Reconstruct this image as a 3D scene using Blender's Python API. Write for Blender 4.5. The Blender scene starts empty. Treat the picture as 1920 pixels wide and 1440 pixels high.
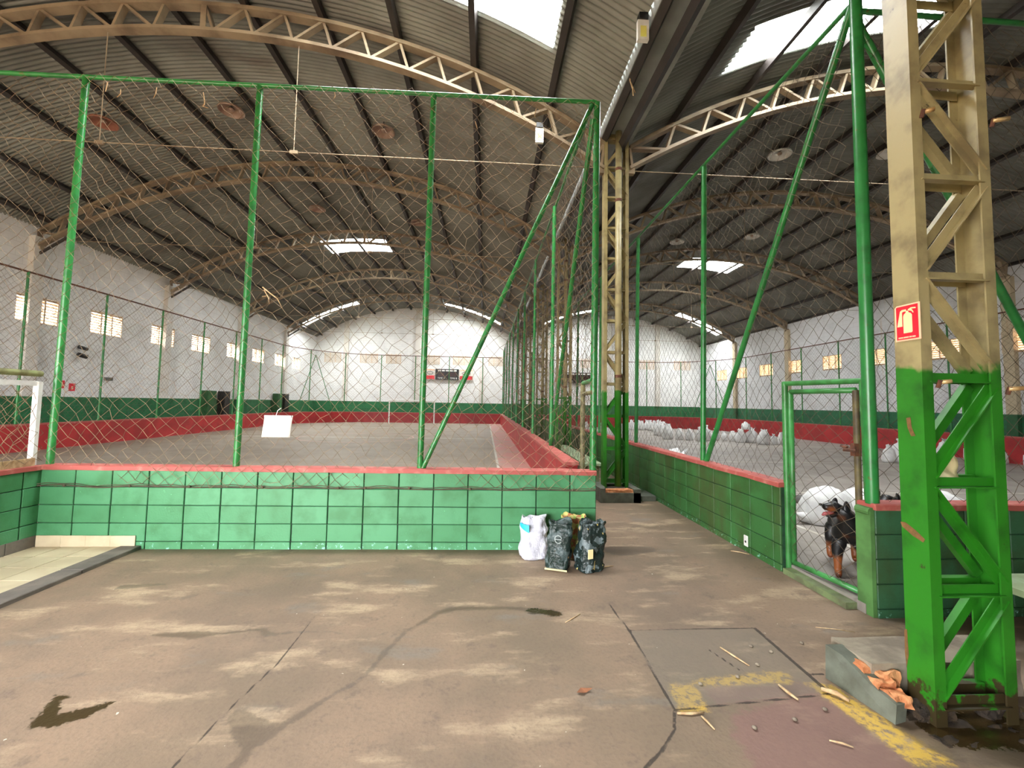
import bpy, bmesh, math, random
import numpy as np
from mathutils import Vector, Matrix, noise

random.seed(7)
rng = np.random.default_rng(7)
SC = bpy.context.scene
COL = SC.collection
PI = math.pi
V = Vector

# ------------------------------------------------------------------ camera, world, exposure
def make_camera():
    yaw, pitch, roll, f = .0606, .0616, .0174, 805.0
    fw = V((math.sin(yaw) * math.cos(pitch), math.cos(yaw) * math.cos(pitch), math.sin(pitch)))
    r = V((math.cos(yaw), -math.sin(yaw), 0))
    u = r.cross(fw)
    r2 = math.cos(roll) * r + math.sin(roll) * u
    u2 = -math.sin(roll) * r + math.cos(roll) * u
    cam = bpy.data.cameras.new('camera')
    cam.sensor_width = 36.0
    cam.lens = f / 1920 * 36.0
    cam.shift_y = -13.4 / 1920
    cam.clip_start = .05
    cam.clip_end = 300
    o = bpy.data.objects.new('camera', cam)
    M = Matrix((r2, u2, -fw)).transposed().to_4x4()
    M.translation = V((0, 0, 1.7))
    o.matrix_world = M
    COL.objects.link(o)
    SC.camera = o
make_camera()

w = bpy.data.worlds.new('overcast_sky')
SC.world = w
w.use_nodes = True
bg = w.node_tree.nodes['Background']
bg.inputs[0].default_value = (.96, .98, 1.0, 1)
def overcast():          # CIE overcast sky: zenith three times as bright as the horizon
    nt = w.node_tree
    tc = nt.nodes.new('ShaderNodeTexCoord'); sp = nt.nodes.new('ShaderNodeSeparateXYZ'); nt.links.new(tc.outputs['Generated'], sp.inputs[0])
    mr = nt.nodes.new('ShaderNodeMapRange'); nt.links.new(sp.outputs[2], mr.inputs[0])
    for i, v in zip((1, 2, 3, 4), (0, 1, SKY / 3, SKY)): mr.inputs[i].default_value = v
    nt.links.new(mr.outputs[0], bg.inputs[1])
SKY = 54.0
overcast()
SC.view_settings.view_transform = 'Standard'
SC.view_settings.look = 'None'
SC.view_settings.exposure = 0.48
SC.view_settings.gamma = 1
SC.view_settings.use_curve_mapping = False
SC.cycles.use_denoising = True
SC.cycles.max_bounces = 6
SC.cycles.diffuse_bounces = 4
SC.cycles.adaptive_threshold = .02
SC.cycles.transparent_max_bounces = 12
SC.cycles.sample_clamp_indirect = 8
SC.cycles.caustics_reflective = False
SC.cycles.caustics_refractive = False

def portal(name, loc, rot, sx, sy):
    l = bpy.data.lights.new(name, 'AREA')
    l.shape = 'RECTANGLE'; l.size = sx; l.size_y = sy
    l.cycles.is_portal = True
    o = bpy.data.objects.new(name, l)
    o.location = loc; o.rotation_euler = rot
    COL.objects.link(o)

YN, YF = -3.5, 34.0            # the hall runs from the open front to the far wall
portal('daylight_front', (-7.25, YN - .3, 1.9), (PI / 2, 0, 0), 9.5, 3.8)
# ------------------------------------------------------------------ small helpers
def lin(r, g, b):
    f = lambda c: ((c / 255 + .055) / 1.055) ** 2.4 if c > 10 else c / 255 / 12.92
    return (f(r), f(g), f(b), 1)

class MB:
    def __init__(s): s.v = []; s.f = []
    def add(s, vs, fs):
        n = len(s.v); s.v += [tuple(p) for p in vs]; s.f += [tuple(i + n for i in q) for q in fs]
    def box(s, lo, hi, M=None):
        x0, y0, z0 = lo; x1, y1, z1 = hi
        vs = [V(p) for p in ((x0,y0,z0),(x1,y0,z0),(x1,y1,z0),(x0,y1,z0),(x0,y0,z1),(x1,y0,z1),(x1,y1,z1),(x0,y1,z1))]
        if M: vs = [M @ p for p in vs]
        s.add(vs, [(0,3,2,1),(4,5,6,7),(0,1,5,4),(1,2,6,5),(2,3,7,6),(3,0,4,7)])
    def tube(s, pts, r, n=8, cap=True):
        pts = [V(p) for p in pts]; rs = r if isinstance(r, (list, tuple)) else [r] * len(pts)
        rings = []; up = None
        for i, p in enumerate(pts):
            d = (pts[min(i+1, len(pts)-1)] - pts[max(i-1, 0)]).normalized()
            a = up if up is not None else (V((0,0,1)) if abs(d.z) < .9 else V((1,0,0)))
            x = d.cross(a).normalized(); y = x.cross(d).normalized(); up = y
            rings.append([p + rs[i] * (math.cos(2*PI*k/n) * x + math.sin(2*PI*k/n) * y) for k in range(n)])
        vs = [q for g in rings for q in g]
        fs = [(i*n+k, i*n+(k+1)%n, (i+1)*n+(k+1)%n, (i+1)*n+k) for i in range(len(pts)-1) for k in range(n)]
        if cap: fs += [tuple(range(n))[::-1], tuple((len(pts)-1)*n + k for k in range(n))]
        s.add(vs, fs)
    def lathe(s, prof, n=20, c=(0,0,0)):
        vs = [(c[0]+r*math.cos(2*PI*k/n), c[1]+r*math.sin(2*PI*k/n), c[2]+z) for r, z in prof for k in range(n)]
        fs = [(i*n+k, i*n+(k+1)%n, (i+1)*n+(k+1)%n, (i+1)*n+k) for i in range(len(prof)-1) for k in range(n)]
        s.add(vs, fs)
    def mesh(s, name, mat=None, smooth=False):
        me = bpy.data.meshes.new(name); me.from_pydata(s.v, [], s.f); me.update()
        if mat: me.materials.append(mat)
        if smooth: me.shade_smooth()
        return me

WORLD = {}
def attach(o, parent=None, M=None):
    M = M or Matrix.Identity(4)
    WORLD[o.name] = M
    if parent is not None:
        o.parent = parent
        o.matrix_local = WORLD[parent.name].inverted() @ M
    else:
        o.matrix_local = M
    COL.objects.link(o)
    return o
def put(name, mb, mat, parent=None, smooth=False, M=None):
    me = mb if isinstance(mb, bpy.types.Mesh) else mb.mesh(name, mat, smooth)
    return attach(bpy.data.objects.new(name, me), parent, M)
def tag(o, label, cat=None, group=None, kind=None):
    o['label'] = label
    if cat: o['category'] = cat
    if group: o['group'] = group
    if kind: o['kind'] = kind
    return o
def thing(name, label, cat, loc=(0,0,0), rz=0, group=None, kind=None):
    o = bpy.data.objects.new(name, None)
    o.empty_display_size = .1
    attach(o, None, Matrix.Translation(loc) @ Matrix.Rotation(rz, 4, 'Z'))
    return tag(o, label, cat, group, kind)

# shared unit shapes, one mesh for each material
UNIT = {}
def unit(kind, mat):
    k = (kind, mat.name)
    if k in UNIT: return UNIT[k]
    m = MB()
    if kind == 'box': m.box((-.5,-.5,0), (.5,.5,1))
    elif kind == 'cyl': m.tube([(0,0,0),(0,0,1)], 1.0, 12)
    elif kind == 'angle':        # L section: a flat leg and an upright leg
        m.box((-.5,-.5,0), (.5,-.36,1)); m.box((-.5,-.36,0), (-.36,.5,1))
    me = m.mesh(kind + '_bar', mat)
    if kind == 'cyl':
        for p in me.polygons: p.use_smooth = len(p.vertices) == 4
    UNIT[k] = me
    return me
def along(p, q, side=(0,1,0)):
    p, q = V(p), V(q); z = (q - p); L = z.length; z.normalize()
    y = V(side); y = (y - y.dot(z) * z)
    if y.length < 1e-4: y = V((1,0,0)) - z.x * z
    y.normalize(); x = y.cross(z)
    M = Matrix((x, y, z)).transposed().to_4x4(); M.translation = p
    return M, L
def bar(name, p, q, w, d, mat, parent, kind='box', side=(0,1,0)):
    M, L = along(p, q, side)
    return attach(bpy.data.objects.new(name, unit(kind, mat)), parent, M @ Matrix.Diagonal((w, d, L, 1)))
def pipe(name, p, q, r, mat, parent):
    return bar(name, p, q, r, r, mat, parent, 'cyl')
BEV = {}
def bevelled(dx, dy, dz, b, mat):
    k = (round(dx,3), round(dy,3), round(dz,3), b, mat.name)
    if k in BEV: return BEV[k]
    bm = bmesh.new(); bmesh.ops.create_cube(bm, size=1)
    for v in bm.verts: v.co = V((v.co.x*dx, v.co.y*dy, v.co.z*dz))
    bmesh.ops.bevel(bm, geom=bm.edges[:], offset=b, segments=1, affect='EDGES')
    me = bpy.data.meshes.new('rounded_block'); bm.to_mesh(me); bm.free()
    me.materials.append(mat); BEV[k] = me
    return me

# ------------------------------------------------------------------ materials
class NT:
    def __init__(s, name):
        s.m = bpy.data.materials.new(name); s.m.use_nodes = True
        s.t = s.m.node_tree; s.b = s.t.nodes['Principled BSDF']; s.geo = None
    def n(s, typ, **kw):
        x = s.t.nodes.new(typ)
        for k, v in kw.items(): setattr(x, k, v)
        return x
    def l(s, a, b): s.t.links.new(a, b)
    def put(s, sock, val):
        if hasattr(val, 'is_output') or isinstance(val, bpy.types.NodeSocket): s.l(val, sock)
        elif isinstance(sock.default_value, float): sock.default_value = val
        else: sock.default_value = val
    def pos(s):
        if not s.geo: s.geo = s.n('ShaderNodeNewGeometry')
        return s.geo.outputs['Position']
    def xyz(s):
        x = s.n('ShaderNodeSeparateXYZ'); s.l(s.pos(), x.inputs[0]); return x.outputs
    def noise(s, scale, detail=4, rough=.55, vec=None, stretch=None):
        x = s.n('ShaderNodeTexNoise'); x.inputs['Scale'].default_value = scale
        x.inputs['Detail'].default_value = detail; x.inputs['Roughness'].default_value = rough
        src = vec or s.pos()
        if stretch:
            mp = s.n('ShaderNodeMapping'); mp.inputs['Scale'].default_value = stretch; s.l(src, mp.inputs[0]); src = mp.outputs[0]
        s.l(src, x.inputs['Vector']); return x.outputs['Fac']
    def ramp(s, fac, a, b, va=0., vb=1.):
        x = s.n('ShaderNodeMapRange'); x.interpolation_type = 'SMOOTHSTEP'
        s.l(fac, x.inputs['Value'])
        for i, v in zip((1,2,3,4), (a, b, va, vb)): x.inputs[i].default_value = v
        return x.outputs[0]
    def mix(s, fac, a, b):
        x = s.n('ShaderNodeMix', data_type='RGBA')
        s.put(x.inputs[0], fac); s.put(x.inputs[6], a); s.put(x.inputs[7], b)
        return x.outputs[2]
    def math(s, op, a, b=0.):
        x = s.n('ShaderNodeMath', operation=op); s.put(x.inputs[0], a); s.put(x.inputs[1], b); return x.outputs[0]
    def attr(s, name):
        x = s.n('ShaderNodeAttribute', attribute_name=name); return x.outputs['Fac']
    def bump(s, h, strength=.3, dist=.01):
        x = s.n('ShaderNodeBump'); x.inputs['Strength'].default_value = strength; x.inputs['Distance'].default_value = dist
        s.l(h, x.inputs['Height']); s.l(x.outputs[0], s.b.inputs['Normal'])
    def fin(s, col, rough=.7, metal=0., spec=.5):
        s.put(s.b.inputs['Base Color'], col); s.put(s.b.inputs['Roughness'], rough); s.b.inputs['Metallic'].default_value = metal
        s.b.inputs['Specular IOR Level'].default_value = spec
        return s.m
def plain(name, c1, c2=None, scale=6., rough=.7, bump=0., metal=0., spec=.5, lo=.35, hi=.65, detail=5):
    t = NT(name)
    f = t.noise(scale, detail)
    col = t.mix(t.ramp(f, lo, hi), c1, c2 or c1)
    if bump: t.bump(t.noise(scale * 12, 4), bump, .006)
    return t.fin(col, rough, metal, spec)

GREEN = lin(46, 122, 66); GREEN_D = lin(30, 92, 48); CREAM = lin(196, 182, 138)
def m_block(name, a, b, dirt, moss=None):
    t = NT(name)
    info = t.n('ShaderNodeObjectInfo').outputs['Random']
    c = t.mix(info, a, b)
    c = t.mix(t.ramp(t.noise(3.5, 5), .42, .7), c, dirt)
    if moss:
        c = t.mix(t.math('MULTIPLY', t.ramp(t.noise(2.2, 6, .65, stretch=(1, 1, .3)), .45, .65), .7), c, moss)
    c = t.mix(t.ramp(t.noise(14, 6, .7), .66, .72), c, tuple(min(1, v * 1.7) for v in a[:3]) + (1,))
    z = t.xyz()[2]
    low = t.ramp(z, .02, .2, .16, 0.)
    chip = t.ramp(t.math('ADD', t.noise(20, 6, .75), low), .74, .78)
    c = t.mix(chip, c, lin(140,196,180))
    t.bump(t.noise(60, 5), .35, .006)
    return t.fin(c, .55)
def m_height(name, below, above, z0, grime, rough=.45, mot=.5):
    t = NT(name)
    z = t.xyz()[2]
    f = t.ramp(t.math('ADD', z, t.math('MULTIPLY', t.noise(9, 3), .14)), z0 + .05, z0 + .09)
    g = t.noise(5, 5)
    a = t.mix(t.ramp(g, .45, .75), below, tuple(x * mot for x in below[:3]) + (1,))
    b = t.mix(t.ramp(g, .42, .72), above, grime)
    c = t.mix(f, a, b)
    rust = t.ramp(t.noise(11, 6, .7), .68, .74)
    c = t.mix(rust, c, lin(104, 74, 44))
    foot = t.ramp(t.math('ADD', t.noise(9, 6, .7), t.ramp(z, .05, .30, .30, 0.)), .66, .74)
    c = t.mix(foot, c, lin(54, 44, 24))
    t.bump(t.noise(40, 3), .15, .003)
    return t.fin(c, rough)
def m_metalgreen():
    t = NT('green_pipe_paint')
    g = t.noise(7, 5)
    c = t.mix(t.ramp(g, .4, .75), lin(44,128,60), lin(34,98,46))
    c = t.mix(t.ramp(t.noise(16, 6, .7), .60, .68), c, lin(96,84,40))
    return t.fin(c, .32)
def m_wallpaint(name, white, green, z0, stain=None, brick=True):
    t = NT(name)
    z = t.xyz()[2]
    f = t.ramp(z, z0 - .01, z0 + .01)
    wv = t.mix(t.ramp(t.noise(1.3, 5), .4, .75), white, tuple(x * .84 for x in white[:3]) + (1,))
    if stain:
        st = t.ramp(t.noise(1.0, 5, .6, stretch=(1.0, 1.0, .10)), .62, .74)
        wv = t.mix(t.math('MULTIPLY', st, .75), wv, stain)
    gv = t.mix(t.ramp(t.noise(2.5, 5), .4, .7), green, tuple(x * .7 for x in green[:3]) + (1,))
    c = t.mix(f, gv, wv)
    if brick:
        co = t.n('ShaderNodeCombineXYZ'); x = t.xyz()
        s = t.math('ADD', x[0], x[1]); t.l(s, co.inputs[0]); t.l(x[2], co.inputs[1])
        b = t.n('ShaderNodeTexBrick'); b.inputs['Scale'].default_value = 1
        b.offset = .5; b.inputs['Brick Width'].default_value = .4; b.inputs['Row Height'].default_value = .2
        b.inputs['Mortar Size'].default_value = .007; b.inputs['Mortar Smooth'].default_value = .3
        t.l(co.outputs[0], b.inputs['Vector'])
        c = t.mix(t.math('MULTIPLY', b.outputs['Fac'], .22), c, lin(120, 118, 112))
    return t.fin(c, .8)
def m_floor():
    t = NT('worn_concrete')
    n1 = t.noise(.9, 6, .6); n2 = t.noise(5, 6, .65); n3 = t.noise(40, 4, .6)
    st = t.noise(2.2, 6, .62, stretch=(.55, 1.5, 1))
    c = t.mix(t.ramp(n1, .35, .68), lin(136,114,94), lin(114,97,82))
    c = t.mix(t.math('MULTIPLY', t.ramp(t.noise(.45, 4, .55), .42, .62), .5), c, lin(112,98,78))
    c = t.mix(t.math('MULTIPLY', t.ramp(st, .52, .68), .75), c, lin(176,154,126))
    c = t.mix(t.math('MULTIPLY', t.ramp(n2, .56, .7), .6), c, lin(104,88,76))
    c = t.mix(t.math('MULTIPLY', t.ramp(t.noise(1.7, 5, .6, stretch=(.6,1.3,1)), .58, .7), .55), c, lin(118,112,104))
    c = t.mix(t.math('MULTIPLY', t.ramp(n3, .45, .75), .35), c, lin(98,82,70))
    c = t.mix(t.ramp(t.noise(23, 2, .5), .765, .785), c, lin(206,196,178))
    warp = t.math('MULTIPLY', t.math('SUBTRACT', t.noise(13, 6, .7), .5), .10)
    red = t.ramp(t.math('ADD', t.attr('d_red'), t.math('MULTIPLY', warp, 2.)), -.03, .05, 1., 0.)
    c = t.mix(t.math('MULTIPLY', red, .6), c, lin(128,92,88))
    yel = t.ramp(t.math('ADD', t.attr('d_yellow'), t.math('MULTIPLY', warp, 1.2)), -.01, .03, 1., 0.)
    c = t.mix(t.math('MULTIPLY', yel, t.ramp(t.noise(22, 5, .7), .36, .55)), c, lin(198,162,72))
    slab = t.ramp(t.attr('d_slab'), -.01, .02, 1., 0.)
    c = t.mix(t.math('MULTIPLY', slab, .5), c, lin(112,104,92))
    wet = t.ramp(t.math('ADD', t.attr('d_wet'), warp), -.012, .012, 1., 0.)
    c = t.mix(t.math('MULTIPLY', wet, .6), c, lin(78,64,52))
    pud = t.ramp(t.math('ADD', t.attr('d_puddle'), t.math('ADD', t.math('MULTIPLY', warp, 1.4), t.math('MULTIPLY', t.math('SUBTRACT', t.noise(42, 4, .6), .5), .08))), -.010, .010, 1., 0.)
    c = t.mix(t.math('MULTIPLY', pud, .95), c, lin(52,40,18))
    cr = t.ramp(t.math('ADD', t.attr('d_crack'), t.math('MULTIPLY', warp, .16)), .003, .009, 1., 0.)
    c = t.mix(t.math('MULTIPLY', cr, .85), c, lin(42,34,28))
    h = t.math('SUBTRACT', t.math('ADD', t.math('MULTIPLY', n3, .5), n2), t.math('MULTIPLY', cr, 1.2))
    t.bump(h, .25, .01)
    r = t.math('SUBTRACT', .72, t.math('ADD', t.math('MULTIPLY', wet, .22), t.math('MULTIPLY', pud, .42)))
    return t.fin(c, r, 0, .4)
def m_pane():
    t = NT('skylight_sheet')
    tr = t.n('ShaderNodeBsdfTransparent'); tr.inputs[0].default_value = (.97, .98, .96, 1)
    tl = t.n('ShaderNodeBsdfTranslucent'); tl.inputs[0].default_value = (.9, .92, .88, 1)
    mx = t.n('ShaderNodeMixShader'); mx.inputs[0].default_value = .18
    t.l(tr.outputs[0], mx.inputs[1]); t.l(tl.outputs[0], mx.inputs[2])
    t.l(mx.outputs[0], t.t.nodes['Material Output'].inputs[0])
    t.t.nodes.remove(t.b)
    return t.m
def m_roof():
    t = NT('galvanised_roof_sheet')
    c = t.mix(t.ramp(t.noise(.6, 5), .35, .7), lin(140,143,136), lin(110,110,103))
    rust = t.ramp(t.noise(.9, 6, .65, stretch=(.25, 1, .25)), .56, .72)
    c = t.mix(t.math('MULTIPLY', rust, .6), c, lin(84,68,54))
    return t.fin(c, .5, 0, .4)
def m_court(name, a, b):
    t = NT(name)
    c = t.mix(t.ramp(t.noise(1.1, 6), .35, .7), a, b)
    x = t.xyz()
    bx = t.n('ShaderNodeTexBrick'); bx.offset = 0; bx.inputs['Scale'].default_value = 1
    bx.inputs['Brick Width'].default_value = 1.2; bx.inputs['Row Height'].default_value = 1.2; bx.inputs['Mortar Size'].default_value = .012
    t.l(t.pos(), bx.inputs['Vector'])
    c = t.mix(t.math('MULTIPLY', bx.outputs['Fac'], .3), c, lin(90,80,72))
    c = t.mix(t.math('MULTIPLY', t.ramp(t.noise(4, 6, .65), .55, .7), .5), c, tuple(v * .7 for v in b[:3]) + (1,))
    return t.fin(c, .6)

BLOCK = m_block('green_block_paint', lin(78,142,98), lin(66,130,84), lin(58,116,70))
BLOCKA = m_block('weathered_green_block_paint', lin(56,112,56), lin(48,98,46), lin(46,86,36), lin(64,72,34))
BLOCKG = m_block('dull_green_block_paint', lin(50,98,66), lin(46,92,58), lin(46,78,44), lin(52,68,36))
MORTAR = plain('dark_joint', lin(30,70,42), lin(20,44,28), 10)
CAPRED = plain('worn_red_paint', lin(166,80,72), lin(186,122,108), 9, .65, .2, lo=.5, hi=.75)
RED = plain('red_wall_paint', lin(176,42,44), lin(150,34,36), 2.2, .5)
PIPE = m_metalgreen()
COLPAINT = m_height('lattice_column_paint', lin(38,118,22), lin(162,148,104), 1.95, lin(122,108,76))
GATEPAINT = plain('gate_green', lin(66,140,72), lin(52,110,52), 8, .4)
NET = plain('tan_twine', lin(142,120,92), lin(108,90,68), 9, .9)
NETD = plain('weathered_twine', lin(92,80,62), lin(70,60,48), 9, .9)
STEEL = plain('dusty_cream_steel', lin(160,142,116), lin(112,94,74), 1.4, .6, lo=.4, hi=.7)
PURL = plain('dark_purlin', lin(54,48,46), lin(44,38,34), 2, .6)
ROOF = m_roof(); PANE = m_pane()
GUT = plain('grey_gutter', lin(156,160,156), lin(130,134,130), 1.5, .6)
FLOOR = m_floor()
COURT = m_court('court_concrete', lin(144,130,112), lin(128,114,98))
COURTR = m_court('court_concrete_worn', lin(158,150,142), lin(136,128,120))
REDFLOOR = plain('faded_red_floor', lin(188,128,118), lin(172,140,126), 2, .6)
LINEW = plain('worn_white_line', lin(205,200,190), lin(180,172,160), 6, .7)
WALLW = m_wallpaint('white_block_wall', lin(240,240,238), lin(34,112,66), 1.66)
WALLR = m_wallpaint('stained_white_block_wall', lin(238,238,240), lin(44,116,78), 1.62, lin(200,160,104))
PILW = plain('white_pilaster', lin(226,222,214), lin(206,200,190), 2, .8)
LOUV = plain('terracotta_louvre', lin(226,204,176), lin(212,188,162), 5, .8)
TILE = plain('cream_tile', lin(206,190,160), lin(190,172,142), 3, .4)
STONE = plain('grey_stone', lin(120,110,102), lin(98,90,84), 5, .7, .3)
CONC = plain('old_concrete', lin(150,138,120), lin(116,104,90), 5, .85, .5)
CONCD = plain('grey_painted_concrete', lin(104,108,96), lin(84,86,74), 6, .75, .3)
BRICK = plain('broken_brick', lin(214,150,102), lin(176,104,62), 14, .9, .8)
DIRT = plain('wet_dirt', lin(66,50,32), lin(38,28,18), 18, .75, 1.0)
RUST = plain('rusty_iron', lin(112,66,44), lin(74,46,34), 14, .8)
SACK = plain('white_woven_sack', lin(246,245,243), lin(226,224,224), 7, .7, .3)
CREAMC = plain('cream_cloth', lin(238,226,178), lin(222,206,156), 6, .85)
PAPER = plain('white_plastic_sheet', lin(240,234,226), lin(226,216,204), 8, .5)
BLACK = plain('black_plastic', lin(24,24,26), lin(16,16,18), 6, .4)
WHITE = plain('white_enamel', lin(232,232,228), lin(214,212,206), 6, .4)
SIGNRED = plain('sign_red', lin(226,34,54), lin(214,28,48), 5, .4)
SIGNCR = plain('sign_cream', lin(246,226,170), lin(244,220,166), 5, .4)
SIGNPK = plain('sign_pink_edge', lin(250,196,160), lin(250,204,170), 5, .4)
WOOD = plain('dry_twig', lin(206,178,138), lin(170,138,100), 20, .9)
LEAF = plain('weed_leaf', lin(74,118,44), lin(52,92,34), 9, .7)
DRYLEAF = plain('dry_leaf', lin(150,96,62), lin(120,74,48), 20, .8)
BENCH = plain('pale_green_bench', lin(158,178,142), lin(136,150,112), 6, .6)
GREYRAG = plain('grey_cloth', lin(120,116,112), lin(92,90,88), 8, .9)
SHADE = plain('dull_lamp_shade', lin(168,146,130), lin(140,110,96), 4, .5)
SHADER = plain('rusty_lamp_shade', lin(158,104,84), lin(134,84,66), 4, .6)
YELLOW = plain('yellow_lens', lin(238,236,130), lin(232,226,110), 4, .3)
DGREEN = plain('dark_green_panel', lin(34,96,44), lin(26,80,38), 4, .6)

# ------------------------------------------------------------------ floors
def seg_dist(P, pts, wid):
    d = np.full(len(P), 9.)
    for i in range(len(pts) - 1):
        a = np.array(pts[i][:2], float); b = np.array(pts[i+1][:2], float); ab = b - a
        t = np.clip(((P - a) @ ab) / max(ab @ ab, 1e-9), 0, 1)
        wa = wid[i] + (wid[i+1] - wid[i]) * t
        d = np.minimum(d, np.hypot(*(P - a - t[:, None] * ab).T) - wa)
    return d
def poly_dist(P, poly):
    q = poly + [poly[0]]
    d = seg_dist(P, q, [0.] * len(q))
    ins = np.zeros(len(P), bool)
    for (x0, y0), (x1, y1) in zip(q[:-1], q[1:]):
        c = ((y0 > P[:, 1]) != (y1 > P[:, 1]))
        with np.errstate(divide='ignore', invalid='ignore'):
            c &= P[:, 0] < (x1 - x0) * (P[:, 1] - y0) / (y1 - y0 + 1e-12) + x0
        ins ^= c
    return np.where(ins, -d, d)
def build_floor():
    sx, sy = np.arange(-4.2, 4.601, .02), np.arange(1.5, 5.201, .02)
    X, Y = np.meshgrid(sx, sy); P = np.c_[X.ravel(), Y.ravel()]
    nx, ny = len(sx), len(sy)
    vs = np.c_[P, np.zeros(len(P))]
    vs[:, 2] = [.006 * noise.noise(V((x * .8, y * .8, 3))) for x, y in P]
    i = (np.arange(ny - 1)[:, None] * nx + np.arange(nx - 1)[None]).ravel()
    q = np.c_[i, i + 1, i + nx + 1, i + nx]
    far = [(-30,-40,-4.2,45), (4.6,-40,30,45), (-4.2,-40,4.6,1.5), (-4.2,5.2,4.6,45)]
    ev, eq = [], []
    for x0, y0, x1, y1 in far:
        b = len(vs) + len(ev)
        ev += [(x0,y0,-.004),(x1,y0,-.004),(x1,y1,-.004),(x0,y1,-.004)]; eq.append((b,b+1,b+2,b+3))
    V_ = np.r_[vs, np.array(ev)]; Q = np.r_[q, np.array(eq)]
    me = bpy.data.meshes.new('floor')
    me.from_pydata(V_.tolist(), [], Q.tolist()); me.materials.append(FLOOR); me.shade_smooth()
    Pn = V_[:, :2]
    streak = [(.599,3.577),(.473,3.625),(.257,3.676),(-.009,3.683),(-.228,3.67),(-.351,3.60),(-.457,3.452),(-.555,3.323),(-.604,3.183),(-.648,3.055),(-.682,2.909),(-.719,2.803),(-.785,2.706),(-.854,2.638),(-.932,2.533),(-1.003,2.437),(-1.103,2.316),(-1.135,2.1)]
    ws = [.03,.035,.03,.03,.035,.035,.02,.012,.014,.018,.016,.012,.016,.016,.02,.025,.03,.03]
    st2 = [(-.672,3.327),(-.803,3.237),(-1.1,3.338),(-1.331,3.345),(-1.543,3.315),(-1.619,3.39),(-1.854,3.338),(-2.033,3.328),(-2.295,3.336),(-2.396,3.325)]
    w2 = [.0,.004,.0,.004,.03,.02,.01,.05,.02,.0]
    dw = np.minimum(seg_dist(Pn, streak, ws), seg_dist(Pn, st2, w2))
    dw = np.minimum(dw, seg_dist(Pn, [(1.6,5.05),(1.95,5.1)], [.16,.10]))
    dw = np.minimum(dw, seg_dist(Pn, [(2.45,2.25),(3.3,2.2),(4.2,2.3)], [.22,.28,.16]))
    dw = np.minimum(dw, seg_dist(Pn, [(-3.2,4.15),(-2.9,4.2)], [.05,.02]))
    dw = np.minimum(dw, seg_dist(Pn, [(-1.3,2.5),(-1.12,2.36)], [.05,.09]))
    pud = [(-2.306,2.449),(-2.374,2.627),(-2.40,2.70),(-2.328,2.699),(-2.30,2.62),(-2.238,2.541),(-2.154,2.598),(-2.065,2.624),(-2.04,2.62),(-2.067,2.515),(-2.144,2.468),(-2.259,2.44)]
    dp = np.minimum(poly_dist(Pn, pud), seg_dist(Pn, [(.42,3.62),(.62,3.575)], [.05,.05]))
    dp = np.minimum(dp, seg_dist(Pn, [(2.48,2.26),(3.05,2.24)], [.12,.18]))
    cracks = [[(-1.308,3.582),(-1.301,2.957),(-1.365,2.549),(-1.409,2.1)],
              [(1.09,3.753),(1.121,3.292),(1.108,2.795),(1.094,2.452),(1.028,2.305),(.90,2.172),(.786,2.083),(.7,1.9)],
              [(1.121,3.292),(2.11,3.303)], [(1.094,2.452),(2.114,2.56)], [(2.11,3.303),(2.10,2.6)], [(2.1,2.75),(2.2,2.74)], [(1.6,3.02),(1.68,2.8)]]
    cw = [.001, .003, .001, .002, .007, .003, .002]
    dc = np.full(len(Pn), 9.)
    for c, k in zip(cracks, cw): dc = np.minimum(dc, seg_dist(Pn, c, [k] * len(c)))
    dy = poly_dist(Pn, [(1.156,2.664),(1.304,2.659),(1.279,2.453),(1.124,2.451)])
    dy = np.minimum(dy, seg_dist(Pn, [(1.35,2.68),(1.9,2.72)], [.02,.05]))
    dy = np.minimum(dy, poly_dist(Pn, [(2.02,2.66),(2.17,2.62),(2.20,2.45),(2.30,2.05),(2.10,2.05),(2.07,2.40)]))
    dr = poly_dist(Pn, [(1.40,2.40),(1.75,2.50),(2.05,2.52),(2.06,2.30),(2.10,1.9),(1.30,1.9),(1.33,2.25)])
    dr = np.minimum(dr, seg_dist(Pn, [(1.4,2.57),(2.0,2.6)], [.06,.06]))
    ds = poly_dist(Pn, [(1.12,3.28),(2.10,3.29),(2.10,2.58),(1.10,2.47)])
    for n, a in (('d_wet',dw),('d_puddle',dp),('d_crack',dc),('d_yellow',dy),('d_red',dr),('d_slab',ds)):
        at = me.attributes.new(n, 'FLOAT', 'POINT'); at.data.foreach_set('value', np.clip(a, -1, 1).astype(np.float32))
    o = put('floor', me, None)
    tag(o, 'stained brown concrete floor of the hall and its aisle', 'floor', kind='structure')
    return o
floor = build_floor()

ZL, ZR, CAP = .20, .08, .92
def slab(name, lo, hi, mat, label, cat='floor', parent=None):
    m = MB(); m.box(lo, hi); o = put(name, m, mat, parent)
    return tag(o, label, cat, kind='structure') if label else o
cfl = MB(); cfl.box((-12.9, 5.2, .0), (1.15, 31.2, ZL)); cfl.box((-12.9, YN, .0), (-5.0, 5.2, ZL))
cfl = tag(put('floor_court_football', cfl, COURT), 'pale concrete floor of the empty court behind the green block wall', 'court floor', kind='structure')
m = MB(); m.box((.36, 5.2, ZL), (1.09, 31, ZL + .004)); put('red_border', m, REDFLOOR, cfl)
for q in (((.30,5.2,ZL),(.36,30.4,ZL+.005)), ((-11.4,30.3,ZL),(.36,30.36,ZL+.005)), ((-8.6,24.8,ZL),(-1.6,24.87,ZL+.005)), ((-11.4,18.0,ZL),(.3,18.06,ZL+.005))):
    m = MB(); m.box(*q); put('court_line', m, LINEW, cfl)
m = MB(); rr = 2.2
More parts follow.
